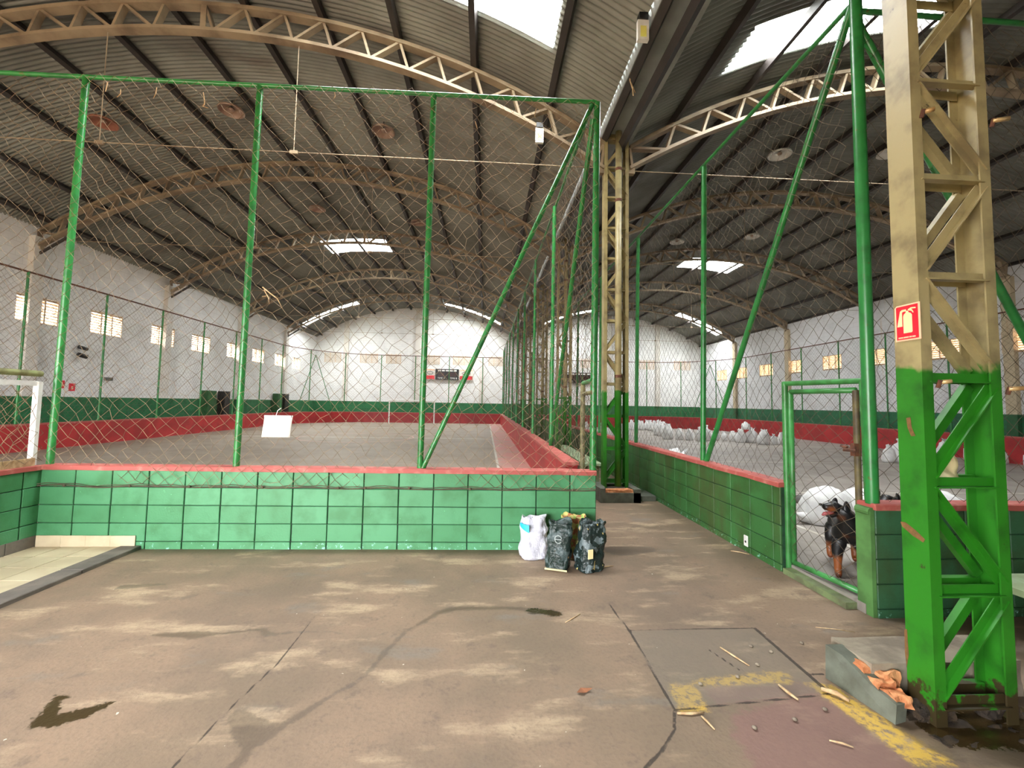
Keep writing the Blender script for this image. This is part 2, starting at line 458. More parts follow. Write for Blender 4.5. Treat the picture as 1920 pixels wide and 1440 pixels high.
for k in range(48):
    a, b = 2*PI*k/48, 2*PI*(k+1)/48
    m.add([(-5.2+r*math.cos(t), 18.03+r*math.sin(t), ZL+.005) for t in (a,b) for r in (rr, rr+.07)], [(0,1,3,2)])
put('centre_circle', m, plain('pink_circle', lin(196,150,140), lin(186,150,136), 4), cfl)
cfr = slab('floor_court_storage', (3.2, 3.5, 0), (17.2, 31.2, ZR), COURTR, 'worn grey concrete floor of the court strewn with white sacks', 'court floor')
for q in (((4.3,3.6,ZR),(4.36,30,ZR+.005)), ((4.3,8.0,ZR),(16,8.06,ZR+.005)), ((4.3,17.4,ZR),(16,17.46,ZR+.005)), ((6.5,12.4,ZR),(13.5,12.46,ZR+.005))):
    m = MB(); m.box(*q); put('court_line', m, LINEW, cfr)

# tiled corner with its stone kerb
tf = MB(); tf.box((-4.96, 2.0, 0), (-4.03, 5.2, .022))
tf = tag(put('floor_tiles', tf, plain('tile_grout', lin(120,108,92), lin(100,88,74), 8)), 'small area of cream floor tiles in the corner of the block walls', 'tiled floor', kind='structure')
for i in range(3):
    for j in range(10):
        x = -4.95 + i * .31 + .153; y = 5.16 - j * .31 - .155
        attach(bpy.data.objects.new('tile', bevelled(.298, .298, .012, .002, TILE)), tf, Matrix.Translation((x, y, .024 + random.uniform(-.001, .001))))
for i in range(4):
    attach(bpy.data.objects.new('skirting_tile', bevelled(.262, .012, .13, .002, TILE)), tf, Matrix.Translation((-4.80 + i * .265, 5.165 - i*.0043, .085)))
for j in range(5):
    attach(bpy.data.objects.new('skirting_tile', bevelled(.012, .30, .13, .002, STONE)), tf, Matrix.Translation((-4.945, 5.02 - j * .305, .085)))
kb = thing('trim_kerb', 'grey stone kerb strip edging the cream floor tiles', 'kerb', (-3.92, 2, 0), kind='structure')
y = 5.2
for L in (.74, .86, .8, .7):
    attach(bpy.data.objects.new('kerb_stone', bevelled(.21, L - .008, .05, .006, STONE)), kb, Matrix.Translation((-3.92, y - L/2, .014 + random.uniform(-.003,.003)))); y -= L

# ------------------------------------------------------------------ concrete block walls
def block_wall(name, label, F, length, joints, courses, thick, paint=None, cap=True, core=MORTAR, plast=None):
    """F: wall frame, local x runs along the face, -y out of it."""
    r = thing(name, label, 'wall', kind='structure')
    m = MB(); m.box((0, .012, 0), (length, thick, CAP - .05), F); put('wall_core', m, plast or core, r)
    js = [0] + [j for j in joints if .03 < j < length - .03] + [length]
    for a, b in zip(js[:-1], js[1:]):
        for z0, z1 in zip(courses[:-1], courses[1:]):
            dx, dz = b - a - .011, z1 - z0 - .007
            me = bevelled(dx, .06, dz, .005, paint or BLOCK)
            M = F @ Matrix.Translation(((a + b) / 2 + random.uniform(-.001,.001), .03 - .004 + random.uniform(-.003,.002), (z0 + z1) / 2)) @ Matrix.Rotation(random.uniform(-.006,.006), 4, 'Y')
            attach(bpy.data.objects.new('block', me), r, M)
    if cap:
        n = max(4, int(length / .12)); m = MB(); prof = []
        for i in range(n + 1):
            x = length * i / n; e = .006 * noise.noise(V((x * 3, length, 1))); g = .008 * noise.noise(V((x * 4, length, 7)))
            prof += [(x, -.022 + g, CAP - .052 + e), (x, -.020 + g, CAP - .008 + e), (x, -.004, CAP + e), (x, thick - .004, CAP + e), (x, thick + .012, CAP - .01), (x, thick + .012, CAP - .052)]
        fs = [(i*6+k, (i+1)*6+k, (i+1)*6+(k+1)%6, i*6+(k+1)%6) for i in range(n) for k in range(6)] + [(5,4,3,2,1,0), tuple(n*6+k for k in range(6))]
        m.add([F @ V(p) for p in prof], fs); put('coping', m, CAPRED, r)
    return r
CZ = [-.02, .083, .283, .483, .683, .872]
FW = Matrix.Translation((-4.955, 5.184, 0)) @ Matrix.Rotation(-.0163, 4, 'Z')
LW = 6.285
block_wall('wall_front', 'long low wall of green painted concrete blocks with red coping', FW, LW, [.375 + .4 * k for k in range(17)], CZ, .15)
FR = Matrix.Translation((-4.955, 2.0, 0)) @ Matrix.Rotation(PI / 2, 4, 'Z')      # faces +x
block_wall('wall_return', 'short green block wall running back along the tiled corner', FR, 3.2, [.2 + .4 * k for k in range(8)], CZ, .15)
FA = Matrix.Translation((3.117, 33.8, 0)) @ Matrix.Rotation(-PI / 2, 4, 'Z')     # faces the aisle
CZR = [-.02, .069, .269, .469, .669, .872]
AL = 33.8 - 4.40
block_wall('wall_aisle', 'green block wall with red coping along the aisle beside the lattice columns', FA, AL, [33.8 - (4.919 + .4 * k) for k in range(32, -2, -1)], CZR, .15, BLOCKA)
FG = Matrix.Translation((3.235, 3.43, 0))
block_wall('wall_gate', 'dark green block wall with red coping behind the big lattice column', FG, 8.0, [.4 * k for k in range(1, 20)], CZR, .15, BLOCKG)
# jamb at the end of that wall
m = MB(); m.box((3.205, 3.435, 0), (3.24, 3.58, CAP - .06)); m.tube([(3.224, 3.44, CAP-.07), (3.224, 3.575, CAP-.07)], .035, 12)
tag(put('wall_jamb', m, plain('mossy_green_plaster', lin(82,128,66), lin(68,104,52), 6)), 'mossy green rounded jamb beside the wire gate', 'wall', kind='structure')
# side wall of the empty court (red inside)
m = MB(); m.box((1.09, 5.75, 0), (1.25, 31.0, .885))
ws = tag(put('wall_court_side', m, RED), 'straight red wall running along the inner side of the empty court', 'wall', kind='structure')
m = MB(); m.box((1.075, 5.74, .885), (1.265, 31.0, .93)); put('coping', m, CAPRED, ws)

def path_round(x0, y0, xc, yc, r, x1, sgn):
    """along a side wall, round the far corner, then across the far end"""
    p = [V((x0, y, 0)) for y in np.arange(y0, yc, 1.0)]
    for k in range(13):
        a = PI / 2 * k / 12
        p.append(V((xc - sgn * r * math.cos(a), yc + r * math.sin(a), 0)))
    n = 12
    p += [V((xc + (x1 - xc) * (k + 1) / n, yc + r, 0)) for k in range(n)]
    return p
PL = path_round(-12.2, YN, -7.2, 26.0, 5.0, 1.1, 1)
PR = path_round(16.6, 3.6, 11.6, 26.0, 5.0, 3.25, -1)
def sweep_wall(name, path, sgn, label, z0):
    m = MB(); c = MB()
    for (mm, t0, t1, za, zb) in ((m, 0, .15, 0, .885), (c, -.012, .165, .885, .93)):
        vs = []
        for i, p in enumerate(path):
            d = (path[min(i+1, len(path)-1)] - path[max(i-1, 0)]).normalized(); n = V((-d.y, d.x, 0)) * sgn
            a, b = p + n * t0, p + n * t1
            vs += [(a.x,a.y,za),(a.x,a.y,zb),(b.x,b.y,zb),(b.x,b.y,za)]
        fs = [(i*4+k, i*4+(k+1)%4, (i+1)*4+(k+1)%4, (i+1)*4+k) for i in range(len(path)-1) for k in range(4)]
        mm.add(vs, fs)
    o = tag(put(name, m, RED), label, 'wall', kind='structure'); put('coping', c, CAPRED, o)
sweep_wall('wall_court_football', PL, 1, 'low red wall curving round the far end of the empty court', ZL)
sweep_wall('wall_court_storage', PR, -1, 'low red wall curving behind the white sacks', ZR)

# ------------------------------------------------------------------ hall shell
XL, XR = -13.2, 17.4
CLX, CLZ, CRX, CRZ, RT = -5.3, -4.62, 9.95, -4.79, 13.58
RS = RT + .16
def zroof(x):
    cx, cz = (CLX, CLZ) if x < 2.4 else (CRX, CRZ)
    return cz + math.sqrt(max(0, RS * RS - (x - cx) ** 2))
WIN_L = [(12.72, 13.95), (15.02, 16.28), (17.63, 18.90), (19.97, 21.27), (22.6, 23.9), (25.0, 26.3), (27.6, 28.9), (30.0, 31.3)]
WIN_R = [(12.3, 13.4), (14.6, 15.8), (17.65, 18.9), (19.95, 21.15), (22.6, 23.9), (25.0, 26.3), (27.6, 28.9), (30.0, 31.3)]
def side_wall(name, x, sgn, wins, z0, z1, top, mat, label, y0):
    m = MB(); ys = sorted([y0, YF + .2] + [q for w_ in wins for q in w_])
    for a, b in zip(ys[:-1], ys[1:]):
        hole = any(abs(a - w_[0]) < 1e-6 for w_ in wins)
        for za, zb in ((0, z0), (z0, z1), (z1, top)):
            if hole and za == z0: continue
            m.box((min(x, x + sgn*.2), a, za), (max(x, x + sgn*.2), b, zb))
    return tag(put(name, m, mat), label, 'wall', kind='structure')
wl = side_wall('wall_left', XL, -1, WIN_L, 3.81, 4.59, 6.66, WALLW, 'white block side wall with green dado beside the empty court', YN)
wr = side_wall('wall_right', XR, 1, WIN_R, 3.66, 4.40, 6.62, WALLR, 'rust streaked white side wall behind the row of sacks', YN)
PY = [7.85 + 5.25 * k for k in range(5)]
for Y in PY:
    m = MB(); m.box((XL, Y - .17, 0), (XL + .16, Y + .17, 6.3)); put('pilaster', m, m_wallpaint('pilaster_white', lin(224,220,212), lin(34,112,66), 1.66, None, False) if Y == PY[0] else bpy.data.materials['pilaster_white'], wl)
    m = MB(); m.box((XR - .16, Y - .15, 0), (XR, Y + .15, 6.2)); put('pilaster', m, m_wallpaint('pilaster_rusty', lin(206,190,160), lin(52,104,66), 1.62, lin(186,128,74), False) if Y == PY[0] else bpy.data.materials['pilaster_rusty'], wr)
def far_wall():
    m = MB(); xs = np.linspace(XL - .2, XR + .2, 80); top = [zroof(x) - .01 if not 2.0 < x < 2.8 else 6.9 for x in xs]
    n = len(xs); vs = [(x, YF, 0) for x in xs] + [(x, YF, t) for x, t in zip(xs, top)] + [(x, YF + .2, 0) for x in xs] + [(x, YF + .2, t) for x, t in zip(xs, top)]
    fs = []
    for i in range(n - 1):
        fs += [(i, i+1, n+i+1, n+i), (2*n+i+1, 2*n+i, 3*n+i, 3*n+i+1), (n+i, n+i+1, 3*n+i+1, 3*n+i)]
    m.add(vs, fs)
    o = tag(put('wall_far', m, WALLW), 'white end wall under the twin arched roofs', 'wall', kind='structure')
    for x in (-10.9, -5.4, -.35, 4.9, 9.9, 13.9):
        p = MB(); p.box((x - .18, YF - .12, 1.66), (x + .18, YF, zroof(x) - .05)); put('pilaster', p, PILW, o)
    return o
wf = far_wall()
m = MB()  # unseen wall added to keep daylight off the roof and admit it near left
for lo, hi in (((XL - .2, YN - .2, 3.8), (XR + .2, YN, 9.2)), ((XL - .2, YN - .2, 0), (-12.0, YN, 3.8)), ((-2.5, YN - .2, 0), (XR + .2, YN, 3.8))): m.box(lo, hi)
tag(put('wall_added_doorway', m, WALLW), 'unseen white wall added behind the viewer, its doorway sized for the light', 'wall', kind='structure')
nw = 0
def louvre(x, y0, y1, z0, z1, wall, sgn, far=False):
    """vented window: mullions and slanted terracotta slats in an opening"""
    global nw; nw += 1
    side = 'empty court' if x < 0 else 'sacks'
    if far: loc = (x, y0, z0)
    else: loc = (x, (y0 + y1) / 2, z0)
    r = thing('window_%d' % nw, '', 'window', loc, kind='structure')
    W = y1 - y0; H = z1 - z0
    def P(u, d, z):       # u along the wall, d outward from the inner face
        return V((u, YF - .04 + d, z)) if far else V((x + sgn * d, u, z))
    ax = (1,0,0) if far else (0,1,0)
    for u in (y0, y0 + W/3, y0 + 2*W/3, y1):
        bar('mullion', P(u, .06, z0), P(u, .06, z1), .05, .10, LOUV, r, side=(0,1,0) if far else (1,0,0))
    n = 9
    for k in range(n):
        z = z0 + H * (k + .5) / n
        M, L = along(P(y0, .06, z), P(y1, .06, z), (0,0,1))
        M = M @ Matrix.Rotation(.80, 4, 'Z')
        attach(bpy.data.objects.new('slat', unit('box', LOUV)), r, M @ Matrix.Diagonal((.095, .022, L, 1)))
    return r
ORD = ['first','second','third','fourth','fifth','sixth','seventh','eighth','ninth','tenth','eleventh','twelfth']
for i, (a, b) in enumerate(WIN_L):
    r = louvre(XL, a, b, 3.81, 4.59, wl, -1)
    r['label'] = ORD[i] + ' louvred vent window from the camera along the wall of the empty court'
for i, (a, b) in enumerate(WIN_R):
    r = louvre(XR, a, b, 3.66, 4.40, wr, 1)
    r['label'] = ORD[i] + ' louvred vent window from the camera along the rust streaked wall'
for i, (a, b) in enumerate([(-12.5,-11.3),(-9.8,-8.5),(-7.8,-6.7),(-4.9,-3.7),(-2.6,-1.3),(.2,1.4),(4.0,5.2),(7.6,8.8),(12.4,13.6),(15.3,16.6)]):
    r = louvre(a, a, b, 4.65, 5.4, wf, 1, True)
    r['label'] = ORD[i] + ' small closed louvre along the far end wall counting from the empty court'

# ------------------------------------------------------------------ roofs
SKY_L = [(-3.3, 1.0, 5.4, 6.72), (-7.65, -4.75, 19.6, 21.2), (-12.7, -9.1, 30.1, 30.9), (-3.3, 1.0, 31.3, 32.2)]
SKY_R = [(4.1, 8.2, 6.12, 7.08), (9.8, 12.5, 20.0, 21.4), (4.3, 8.1, 31.3, 32.1), (13.8, 17.0, 29.7, 30.7)]
OFFS = (.7, 2.1, 3.5, 4.94, 6.38, 7.45)
def vault(name, label, cx, cz, x0, x1, holes):
    pitch = .105; ys = np.arange(YN, YF + .3, pitch / 6)
    r = RS + .024 * np.sin(2 * PI * ys / pitch)
    xs = sorted(set([round(float(v), 3) for v in np.linspace(x0, x1, 30)] + [h for q in holes for h in q[:2]]))
    xs = np.array(xs); th = np.arcsin((xs - cx) / RS)
    n, k = len(ys), len(xs)
    Vv = np.stack([(cx + r[:, None] * np.sin(th)[None]), np.repeat(ys[:, None], k, 1), cz + r[:, None] * np.cos(th)[None]], -1).reshape(-1, 3)
    i = np.arange(n - 1)[:, None] * k + np.arange(k - 1)[None]
    yc = (ys[:-1] + ys[1:]) / 2; xc = (xs[:-1] + xs[1:]) / 2
    hole = np.zeros((n - 1, k - 1), int)
    for j, (a, b, c, d) in enumerate(holes): hole[np.ix_((yc > c) & (yc < d), (xc > a) & (xc < b))] = j + 1
    Q = np.stack([i, i + k, i + k + 1, i + 1], -1)
    def mk(nm, sel, mat):
        q = Q[sel]; used, inv = np.unique(q, return_inverse=True)
        me = bpy.data.meshes.new(nm); me.from_pydata(Vv[used].tolist(), [], inv.reshape(-1, 4).tolist()); me.materials.append(mat); me.shade_smooth(); return me
    root = tag(put(name, mk(name, hole == 0, ROOF), None), label, 'roof', kind='structure')
    for j, (a, b, c, d) in enumerate(holes):
        put('skylight_sheet', mk('skylight_sheet', hole == j + 1, PANE), None, root)
    for s in (-1, 1):
        for o in OFFS:
            x = cx + s * o; t = math.asin((x - cx) / RT); nrm = V((math.sin(t), 0, math.cos(t)))
            c = V((cx, 0, cz)) + nrm * (RT + .055)
            bar('purlin', c + V((0, YN, 0)), c + V((0, YF, 0)), .11, .12, PURL, root, side=nrm)
    return root
cl = vault('ceiling_football', 'corrugated metal vault over the empty court with bright skylight strips', CLX, CLZ, XL - .25, 2.08, SKY_L)
crr = vault('ceiling_storage', 'corrugated metal vault over the court with the sacks', CRX, CRZ, 2.74, XR + .25, SKY_R)
for q, cx, cz, rx in [(SKY_L, CLX, CLZ, 1), (SKY_R, CRX, CRZ, 1)]:
    for a, b, c, d in q:
        xm = (a + b) / 2; t = math.asin((xm - cx) / RS)
        portal('daylight_skylight', (cx + (RS + .06) * math.sin(t), (c + d) / 2, cz + (RS + .06) * math.cos(t)), (0, t, 0), b - a + .1, d - c + .1)
m = MB()
pr = [(2.03, 7.04), (2.08, 7.0), (2.13, 6.86), (2.76, 6.86), (2.80, 6.99), (2.86, 7.03)]
vs = [(x, y, z) for y in (YN, YF) for x, z in pr] + [(x, y, z + .02) for y in (YN, YF) for x, z in pr]
n = len(pr)
m.add(vs, [(i, i+1, n+i+1, n+i) for i in range(n-1)] + [(2*n+i+1, 2*n+i, 3*n+i, 3*n+i+1) for i in range(n-1)] + [(i+1, i, 2*n+i, 2*n+i+1) for i in range(n-1)])
tag(put('gutter', m, GUT), 'wide grey valley gutter between the two arched roofs', 'gutter', kind='structure')

# ------------------------------------------------------------------ roof trusses
DARK = plain('dark_steel', lin(40,34,32), lin(52,42,36), 3)
def arc(cx, cz, R, x): return cz + math.sqrt(R * R - (x - cx) ** 2)
def truss(label, Y, cx, tz, bx, bz, bR, xa, xb, group, detail=True):
    r = thing('roof_truss', label, 'truss', (cx, Y, arc(bx, bz, bR, cx)), group=group)
    zt = lambda x: arc(cx, tz, RT, x) - .035
    zb = lambda x: arc(bx, bz, bR, x)
    ks = np.arange(-10, 11) * .71
    xs = [xa] + [cx + k for k in ks if xa + .2 < cx + k < xb - .2] + [xb]
    for nm, fz, w_ in (('top_chord', zt, .07), ('bottom_chord', zb, .06)):
        m = MB(); vs = []
        for x in np.linspace(xa, xb, 37):
            e = .01; t = V((2*e, 0, fz(min(x+e, xb)) - fz(max(x-e, xa)))).normalized(); nn = V((-t.z, 0, t.x)); c = V((x, Y, fz(x)))
            for (a, b) in ((-1,-1),(1,-1),(1,1),(-1,1)): vs.append(c + nn * (w_/2*b) + V((0, .085*a, 0)))
        k = len(vs) // 4
        m.add(vs, [(i*4+j, i*4+(j+1)%4, i*4+4+(j+1)%4, i*4+4+j) for i in range(k-1) for j in range(4)] + [(3,2,1,0), tuple(4*k-4+j for j in range(4))])
        put(nm, m, STEEL, r)
    mid = [x for x in xs]
    for i, x in enumerate(mid):
        s = 1 if x >= cx else -1
        x2 = min(max(x + .17 * s, xa + .05), xb - .05)
        bar('web_bar', (x, Y, zt(x)), (x2, Y, zb(x2)), .045, .12, STEEL, r)
        j = i + s
        if 0 <= j < len(mid) and abs(x - cx) > -1:
            xn = mid[j]
            bar('web_bar', (x2, Y, zb(x2)), (xn, Y, zt(xn)), .045, .12, STEEL, r)
    bar('apex_plate', (cx, Y - .07, zb(cx)), (cx, Y - .07, zt(cx)), .10, .02, STEEL, r)
    ztie = 6.23 if cx < 0 else 6.2
    m = MB(); m.tube([(xa, Y, ztie), (xb, Y, ztie)], .009, 6); put('tie_rod', m, STEEL, r)
    for xh in (cx + 1.69, cx - 1.69):
        m = MB(); m.tube([(xh, Y, ztie), (xh, Y, zb(xh))], .008, 6); m.box((xh - .07, Y - .02, ztie - .03), (xh + .07, Y + .02, ztie + .03)); put('hanger', m, STEEL, r)
    for s, xe in ((1, xb), (-1, xa)):
        m = MB(); m.box((xe - .1, Y - .05, zb(xe) - .10), (xe + .1, Y + .05, zb(xe) + .04)); put('end_plate', m, STEEL, r)
for i, Y in enumerate(PY):
    truss(ORD[i] + ' arched steel truss from the camera under the vault of the empty court', Y, CLX, CLZ, -5.34, -5.27, 13.71, -13.1, 2.16, 'trusses over the empty court')
    truss(ORD[i] + ' arched steel truss from the camera under the vault over the sacks', Y, CRX, CRZ, 9.98, -5.73, 14.02, 2.66, 17.3, 'trusses over the court with sacks')
# ------------------------------------------------------------------ lattice columns
def lattice(label, x0, x1, yf, dep, ztop, z0=0.0, first=.118):
    r = thing('lattice_column', label, 'column', ((x0 + x1) / 2, yf + dep / 2, z0), group='lattice steel columns in the aisle')
    fl = .065; t = .009
    for s, xo in ((1, x0), (-1, x1)):
        m = MB()
        C = [(0,0),(fl,0),(fl,t),(t,t),(t,dep-t),(fl,dep-t),(fl,dep),(0,dep)]
        vs = [(xo + s * a, yf + b, z) for z in (z0, ztop) for a, b in C]
        fs = [(i, (i+1)%8, 8+(i+1)%8, 8+i) for i in range(8)]
        m.add(vs, fs if s > 0 else [f[::-1] for f in fs])
        put('channel', m, COLPAINT, r)
    zs = [z0 + first + .59 * k for k in range(int((ztop - z0 - first) / .59) + 1)]
    for fy, sd in ((yf + .012, 1), (yf + dep - .012, -1)):
        for k, z in enumerate(zs):
            M, L = along((x0 + .045, fy, z), (x1 - .045, fy, z), (0, -sd, 0))
            m_ = unit('angle', COLPAINT)
            attach(bpy.data.objects.new('lacing_bar', m_), r, M @ Matrix.Diagonal((.055, .045, L, 1)))
            if k + 1 < len(zs):
                a, b = ((x1 - .04, fy, z + .04), (x0 + .04, fy, zs[k+1] - .04)) if k % 2 else ((x0 + .04, fy, z + .04), (x1 - .04, fy, zs[k+1] - .04))
                M, L = along(a, b, (0, -sd, 0))
                attach(bpy.data.objects.new('lacing_bar', m_), r, M @ Matrix.Diagonal((.05, .04, L, 1)))
    m = MB(); m.box((x0, yf, ztop - .1), (x1, yf + dep, ztop)); put('head_plate', m, COLPAINT, r)
    return r
lattice('big lattice steel column nearest the camera, green below and cream above', 2.455, 2.935, 2.27, .155, 6.86)
for i, Y in enumerate(PY):
    lattice(ORD[i + 1] + ' lattice steel column from the camera in the aisle row', 2.16, 2.63, Y - .08, .155, 6.86, .2 if i == 0 else 0.)
    d = thing('downpipe', ('cream and green downpipe strapped to the ' + ORD[i + 1] + ' lattice column of the aisle'), 'downpipe', (2.41, Y - .15, 0), group='downpipes in the aisle')
    m = MB(); m.tube([(2.41, Y - .155, .25), (2.41, Y - .155, 3.5), (2.41, Y - .155, 6.88)], .06, 14); put('pipe', m, COLPAINT, d, True)
    for z in (2.2, 5.5, 6.1):
        m = MB(); m.tube([(2.41, Y - .155, z), (2.41, Y - .155, z + .05)], .066, 14); put('strap', m, RUST, d)
# plinths
def rough_block(lo, hi, amp, seed, sub=6):
    bm = bmesh.new(); bmesh.ops.create_cube(bm, size=1)
    bmesh.ops.subdivide_edges(bm, edges=bm.edges[:], cuts=sub, use_grid_fill=True)
    for v in bm.verts:
        p = V([lo[k] + (hi[k] - lo[k]) * (v.co[k] + .5) for k in range(3)])
        v.co = p + amp * V([noise.noise(p * 9 + V((seed, k * 5, 0))) + .8 * noise.noise(p * 27 + V((seed, k * 5, 0))) for k in range(3)])
    me = bpy.data.meshes.new('rough_block'); bm.to_mesh(me); bm.free(); return me
def lump(name, lo, hi, amp, seed, mat, parent, sub=6):
    me = rough_block(lo, hi, amp, seed, sub); me.materials.append(mat); return put(name, me, None, parent)
r = thing('plinth', 'broken concrete plinth under the lattice column with the downpipe', 'plinth', (2.38, 7.8, 0))
m = MB()
for lo, hi in (((2.03,7.47,0),(2.75,7.62,.17)), ((2.03,7.62,0),(2.16,8.15,.24)), ((2.62,7.47,0),(2.75,8.15,.235)), ((2.16,7.95,0),(2.62,8.15,.24)), ((2.03,7.47,.17),(2.12,7.62,.245))): m.box(lo, hi)
put('concrete_rim', m, CONCD, r)
lump('brick_core', (2.12,7.49,.10), (2.63,7.66,.215), .02, 3, BRICK, r)
lump('fill', (2.14,7.6,0), (2.64,7.97,.2), .01, 9, CONC, r)
m = MB(); m.box((2.765, 7.60, 0), (3.07, 8.12, .09)); tag(put('paving_slab', m, CONCD), 'loose grey slab lying between the plinth and the aisle wall', 'slab')
r = thing('plinth', 'broken grey plinth with exposed orange brick beside the big lattice column', 'plinth', (2.6, 2.5, 0))
m = MB()
m.add([(2.185,2.70,0),(2.25,2.30,0),(2.262,2.30,.10),(2.24,2.44,.125),(2.215,2.60,.195),(2.19,2.70,.205),
       (2.30,2.70,0),(2.33,2.32,0),(2.345,2.32,.10),(2.33,2.44,.125),(2.32,2.60,.195),(2.30,2.70,.205)],
      [(0,1,2,3,4,5),(11,10,9,8,7,6),(0,6,7,1),(1,7,8,2),(2,8,9,3),(3,9,10,4),(4,10,11,5),(5,11,6,0)])
put('painted_face', m, CONCD, r)
for k, (lo, hi, a_) in enumerate((((2.245,2.50,.13),(2.34,2.62,.185),.02), ((2.26,2.40,.10),(2.36,2.51,.15),.022), ((2.275,2.315,.07),(2.37,2.41,.13),.02), ((2.32,2.44,.10),(2.42,2.56,.17),.02))):
    lump('brick_chunk', lo, hi, a_, 5 + k, BRICK, r, 9)
lump('concrete_top', (2.30,2.49,0), (3.25,2.78,.205), .006, 11, CONC, r, 8)
lump('dirt_fill', (2.36,2.14,-.05), (3.10,2.48,-.004), .022, 14, DIRT, r, 14)
lump('dirt_fill', (2.40,2.30,-.05), (2.62,2.47,.07), .03, 24, DIRT, r, 9)
lump('dirt_fill', (2.80,2.32,-.05), (3.02,2.47,.06), .03, 34, DIRT, r, 9)
# bolts, straps and rags on the big column
for (x, z, s) in ((2.50, 3.44, -1), (2.965, 3.41, 1), (2.53, 1.86, -1), (2.975, 1.83, 1)):
    r = thing('wire_clamp', '', 'clamp', (x, 2.25, z), group='brass wire clamps on the big column')
    m = MB(); m.tube([(x - .02*s, 2.255, z), (x + .06, 2.235, z + .006)], .013, 10); put('clamp_body', m, plain('brass', lin(206,178,126), lin(190,150,96), 8, .35, metal=.3) if 'brass' not in bpy.data.materials else bpy.data.materials['brass'], r, True)
    m = MB(); m.tube([(x - .012*s, 2.266, z - .03), (x - .012*s, 2.25, z + .012)], .011, 8); put('bracket', m, RUST, r)
    r['label'] = {(2.50): 'upper brass wire clamp on the inner edge of the cream part of the column', 2.965: 'upper brass wire clamp on the outer edge of the cream part of the column', 2.53: 'lower brass wire clamp on the inner edge of the green part of the column', 2.975: 'lower brass wire clamp on the outer edge of the green part of the column'}[x]
m = MB(); nx, ny = 12, 8; vs = []
for j in range(ny):
    for i in range(nx):
        u, v_ = i / (nx - 1), j / (ny - 1)
        x = 2.56 + .20 * u - .03 * v_ * (1 - u); z = 1.305 + .135 * v_ * (1 - .15 * (1 - u)) ; y = 2.345 + .05 * v_ + .018 * math.sin(7 * u + 5 * v_)
        vs.append((x + .008 * noise.noise(V((u*6, v_*6, 2))), y, z))
m.add(vs, [(j*nx+i, j*nx+i+1, (j+1)*nx+i+1, (j+1)*nx+i) for j in range(ny-1) for i in range(nx-1)])
o = put('cloth_rag', m, CREAMC, None, True); o.modifiers.new('thick', 'SOLIDIFY').thickness = .012
tag(o, 'cream cloth rag stuffed on a lacing bar of the big column', 'cloth')
colr = bpy.data.objects['lattice_column']
SCAR = plain('rust_scar', lin(122,84,46), lin(98,74,36), 40, .8)
for pts in ([(2.43,1.045),(2.40,1.05),(2.34,1.02),(2.29,.985),(2.30,.965),(2.36,.985),(2.42,1.02)], [(2.37,1.655),(2.345,1.66),(2.34,1.60),(2.32,1.555),(2.345,1.55),(2.365,1.60)], [(2.43,.43),(2.415,.44),(2.41,.30),(2.425,.22),(2.432,.30)]):
    m = MB(); n = len(pts); vs = [(2.4545, y, z) for y, z in pts] + [(2.4535, y, z) for y, z in pts]
    m.add(vs, [tuple(range(n, 2*n))] + [(i, n+i, n+(i+1)%n, (i+1)%n) for i in range(n)]); put('rust_scar', m, SCAR, colr)
# fire extinguisher sign on the face of the column
def sign():
    S = Matrix.Translation((2.4495, 2.335, 2.212)) @ Matrix.Rotation(-PI/2, 4, 'Z') @ Matrix.Rotation(PI/2, 4, 'X')   # local x = -world y, local y = up
    # local +x must run from far (left in view) to near (right in view): -Y
    r = thing('extinguisher_sign', 'red sign with a cream fire extinguisher pictogram on the column', 'sign', (2.4495, 2.335, 2.212))
    def poly(name, pts, d, mat, th=.0015, par=None):
        m = MB(); n = len(pts); vs = [S @ V((x, y, d)) for x, y in pts] + [S @ V((x, y, d + th)) for x, y in pts]
        m.add(vs, [tuple(range(n))[::-1], tuple(range(n, 2*n))] + [(i, (i+1)%n, n+(i+1)%n, n+i) for i in range(n)]); return put(name, m, mat, par or r)
    W, H = .0755, .107
    poly('backing', [(-W,-H),(W,-H),(W,H),(-W+.012,H),(-W,H-.012)], 0, SIGNPK)
    rf_ = poly('red_field', [(-W+.01,-H+.009),(W-.012,-H+.009),(W-.012,H-.008),(-W+.014,H-.008),(-W+.01,H-.014)], .0015, SIGNRED)
    B = [(-.022,-.062),(.026,-.062),(.030,-.056),(.030,.040),(.022,.052),(.010,.058),(.008,.068),(-.004,.068),(-.006,.058),(-.018,.048),(-.022,.036)]
    poly('extinguisher_mark', B, .003, SIGNCR, par=rf_)
    poly('hose_mark', [(-.060,-.020),(-.029,-.020),(-.029,.060),(-.024,.066),(-.004,.066),(-.004,.078),(-.030,.078),(-.040,.070)], .003, SIGNCR, par=rf_)
    poly('handle_mark', [(.006,.074),(.024,.083),(.052,.080),(.052,.073),(.026,.075),(.034,.066),(.040,.052),(.036,.050),(.028,.062),(.010,.068)], .003, SIGNCR, par=rf_)
    for a, b in ((-.055,-.028),(-.024,.006),(.010,.024),(.028,.046)):
        poly('print_line', [(a,-.091),(b,-.091),(b,-.083),(a,-.083)], .003, SIGNPK, par=rf_)
sign()

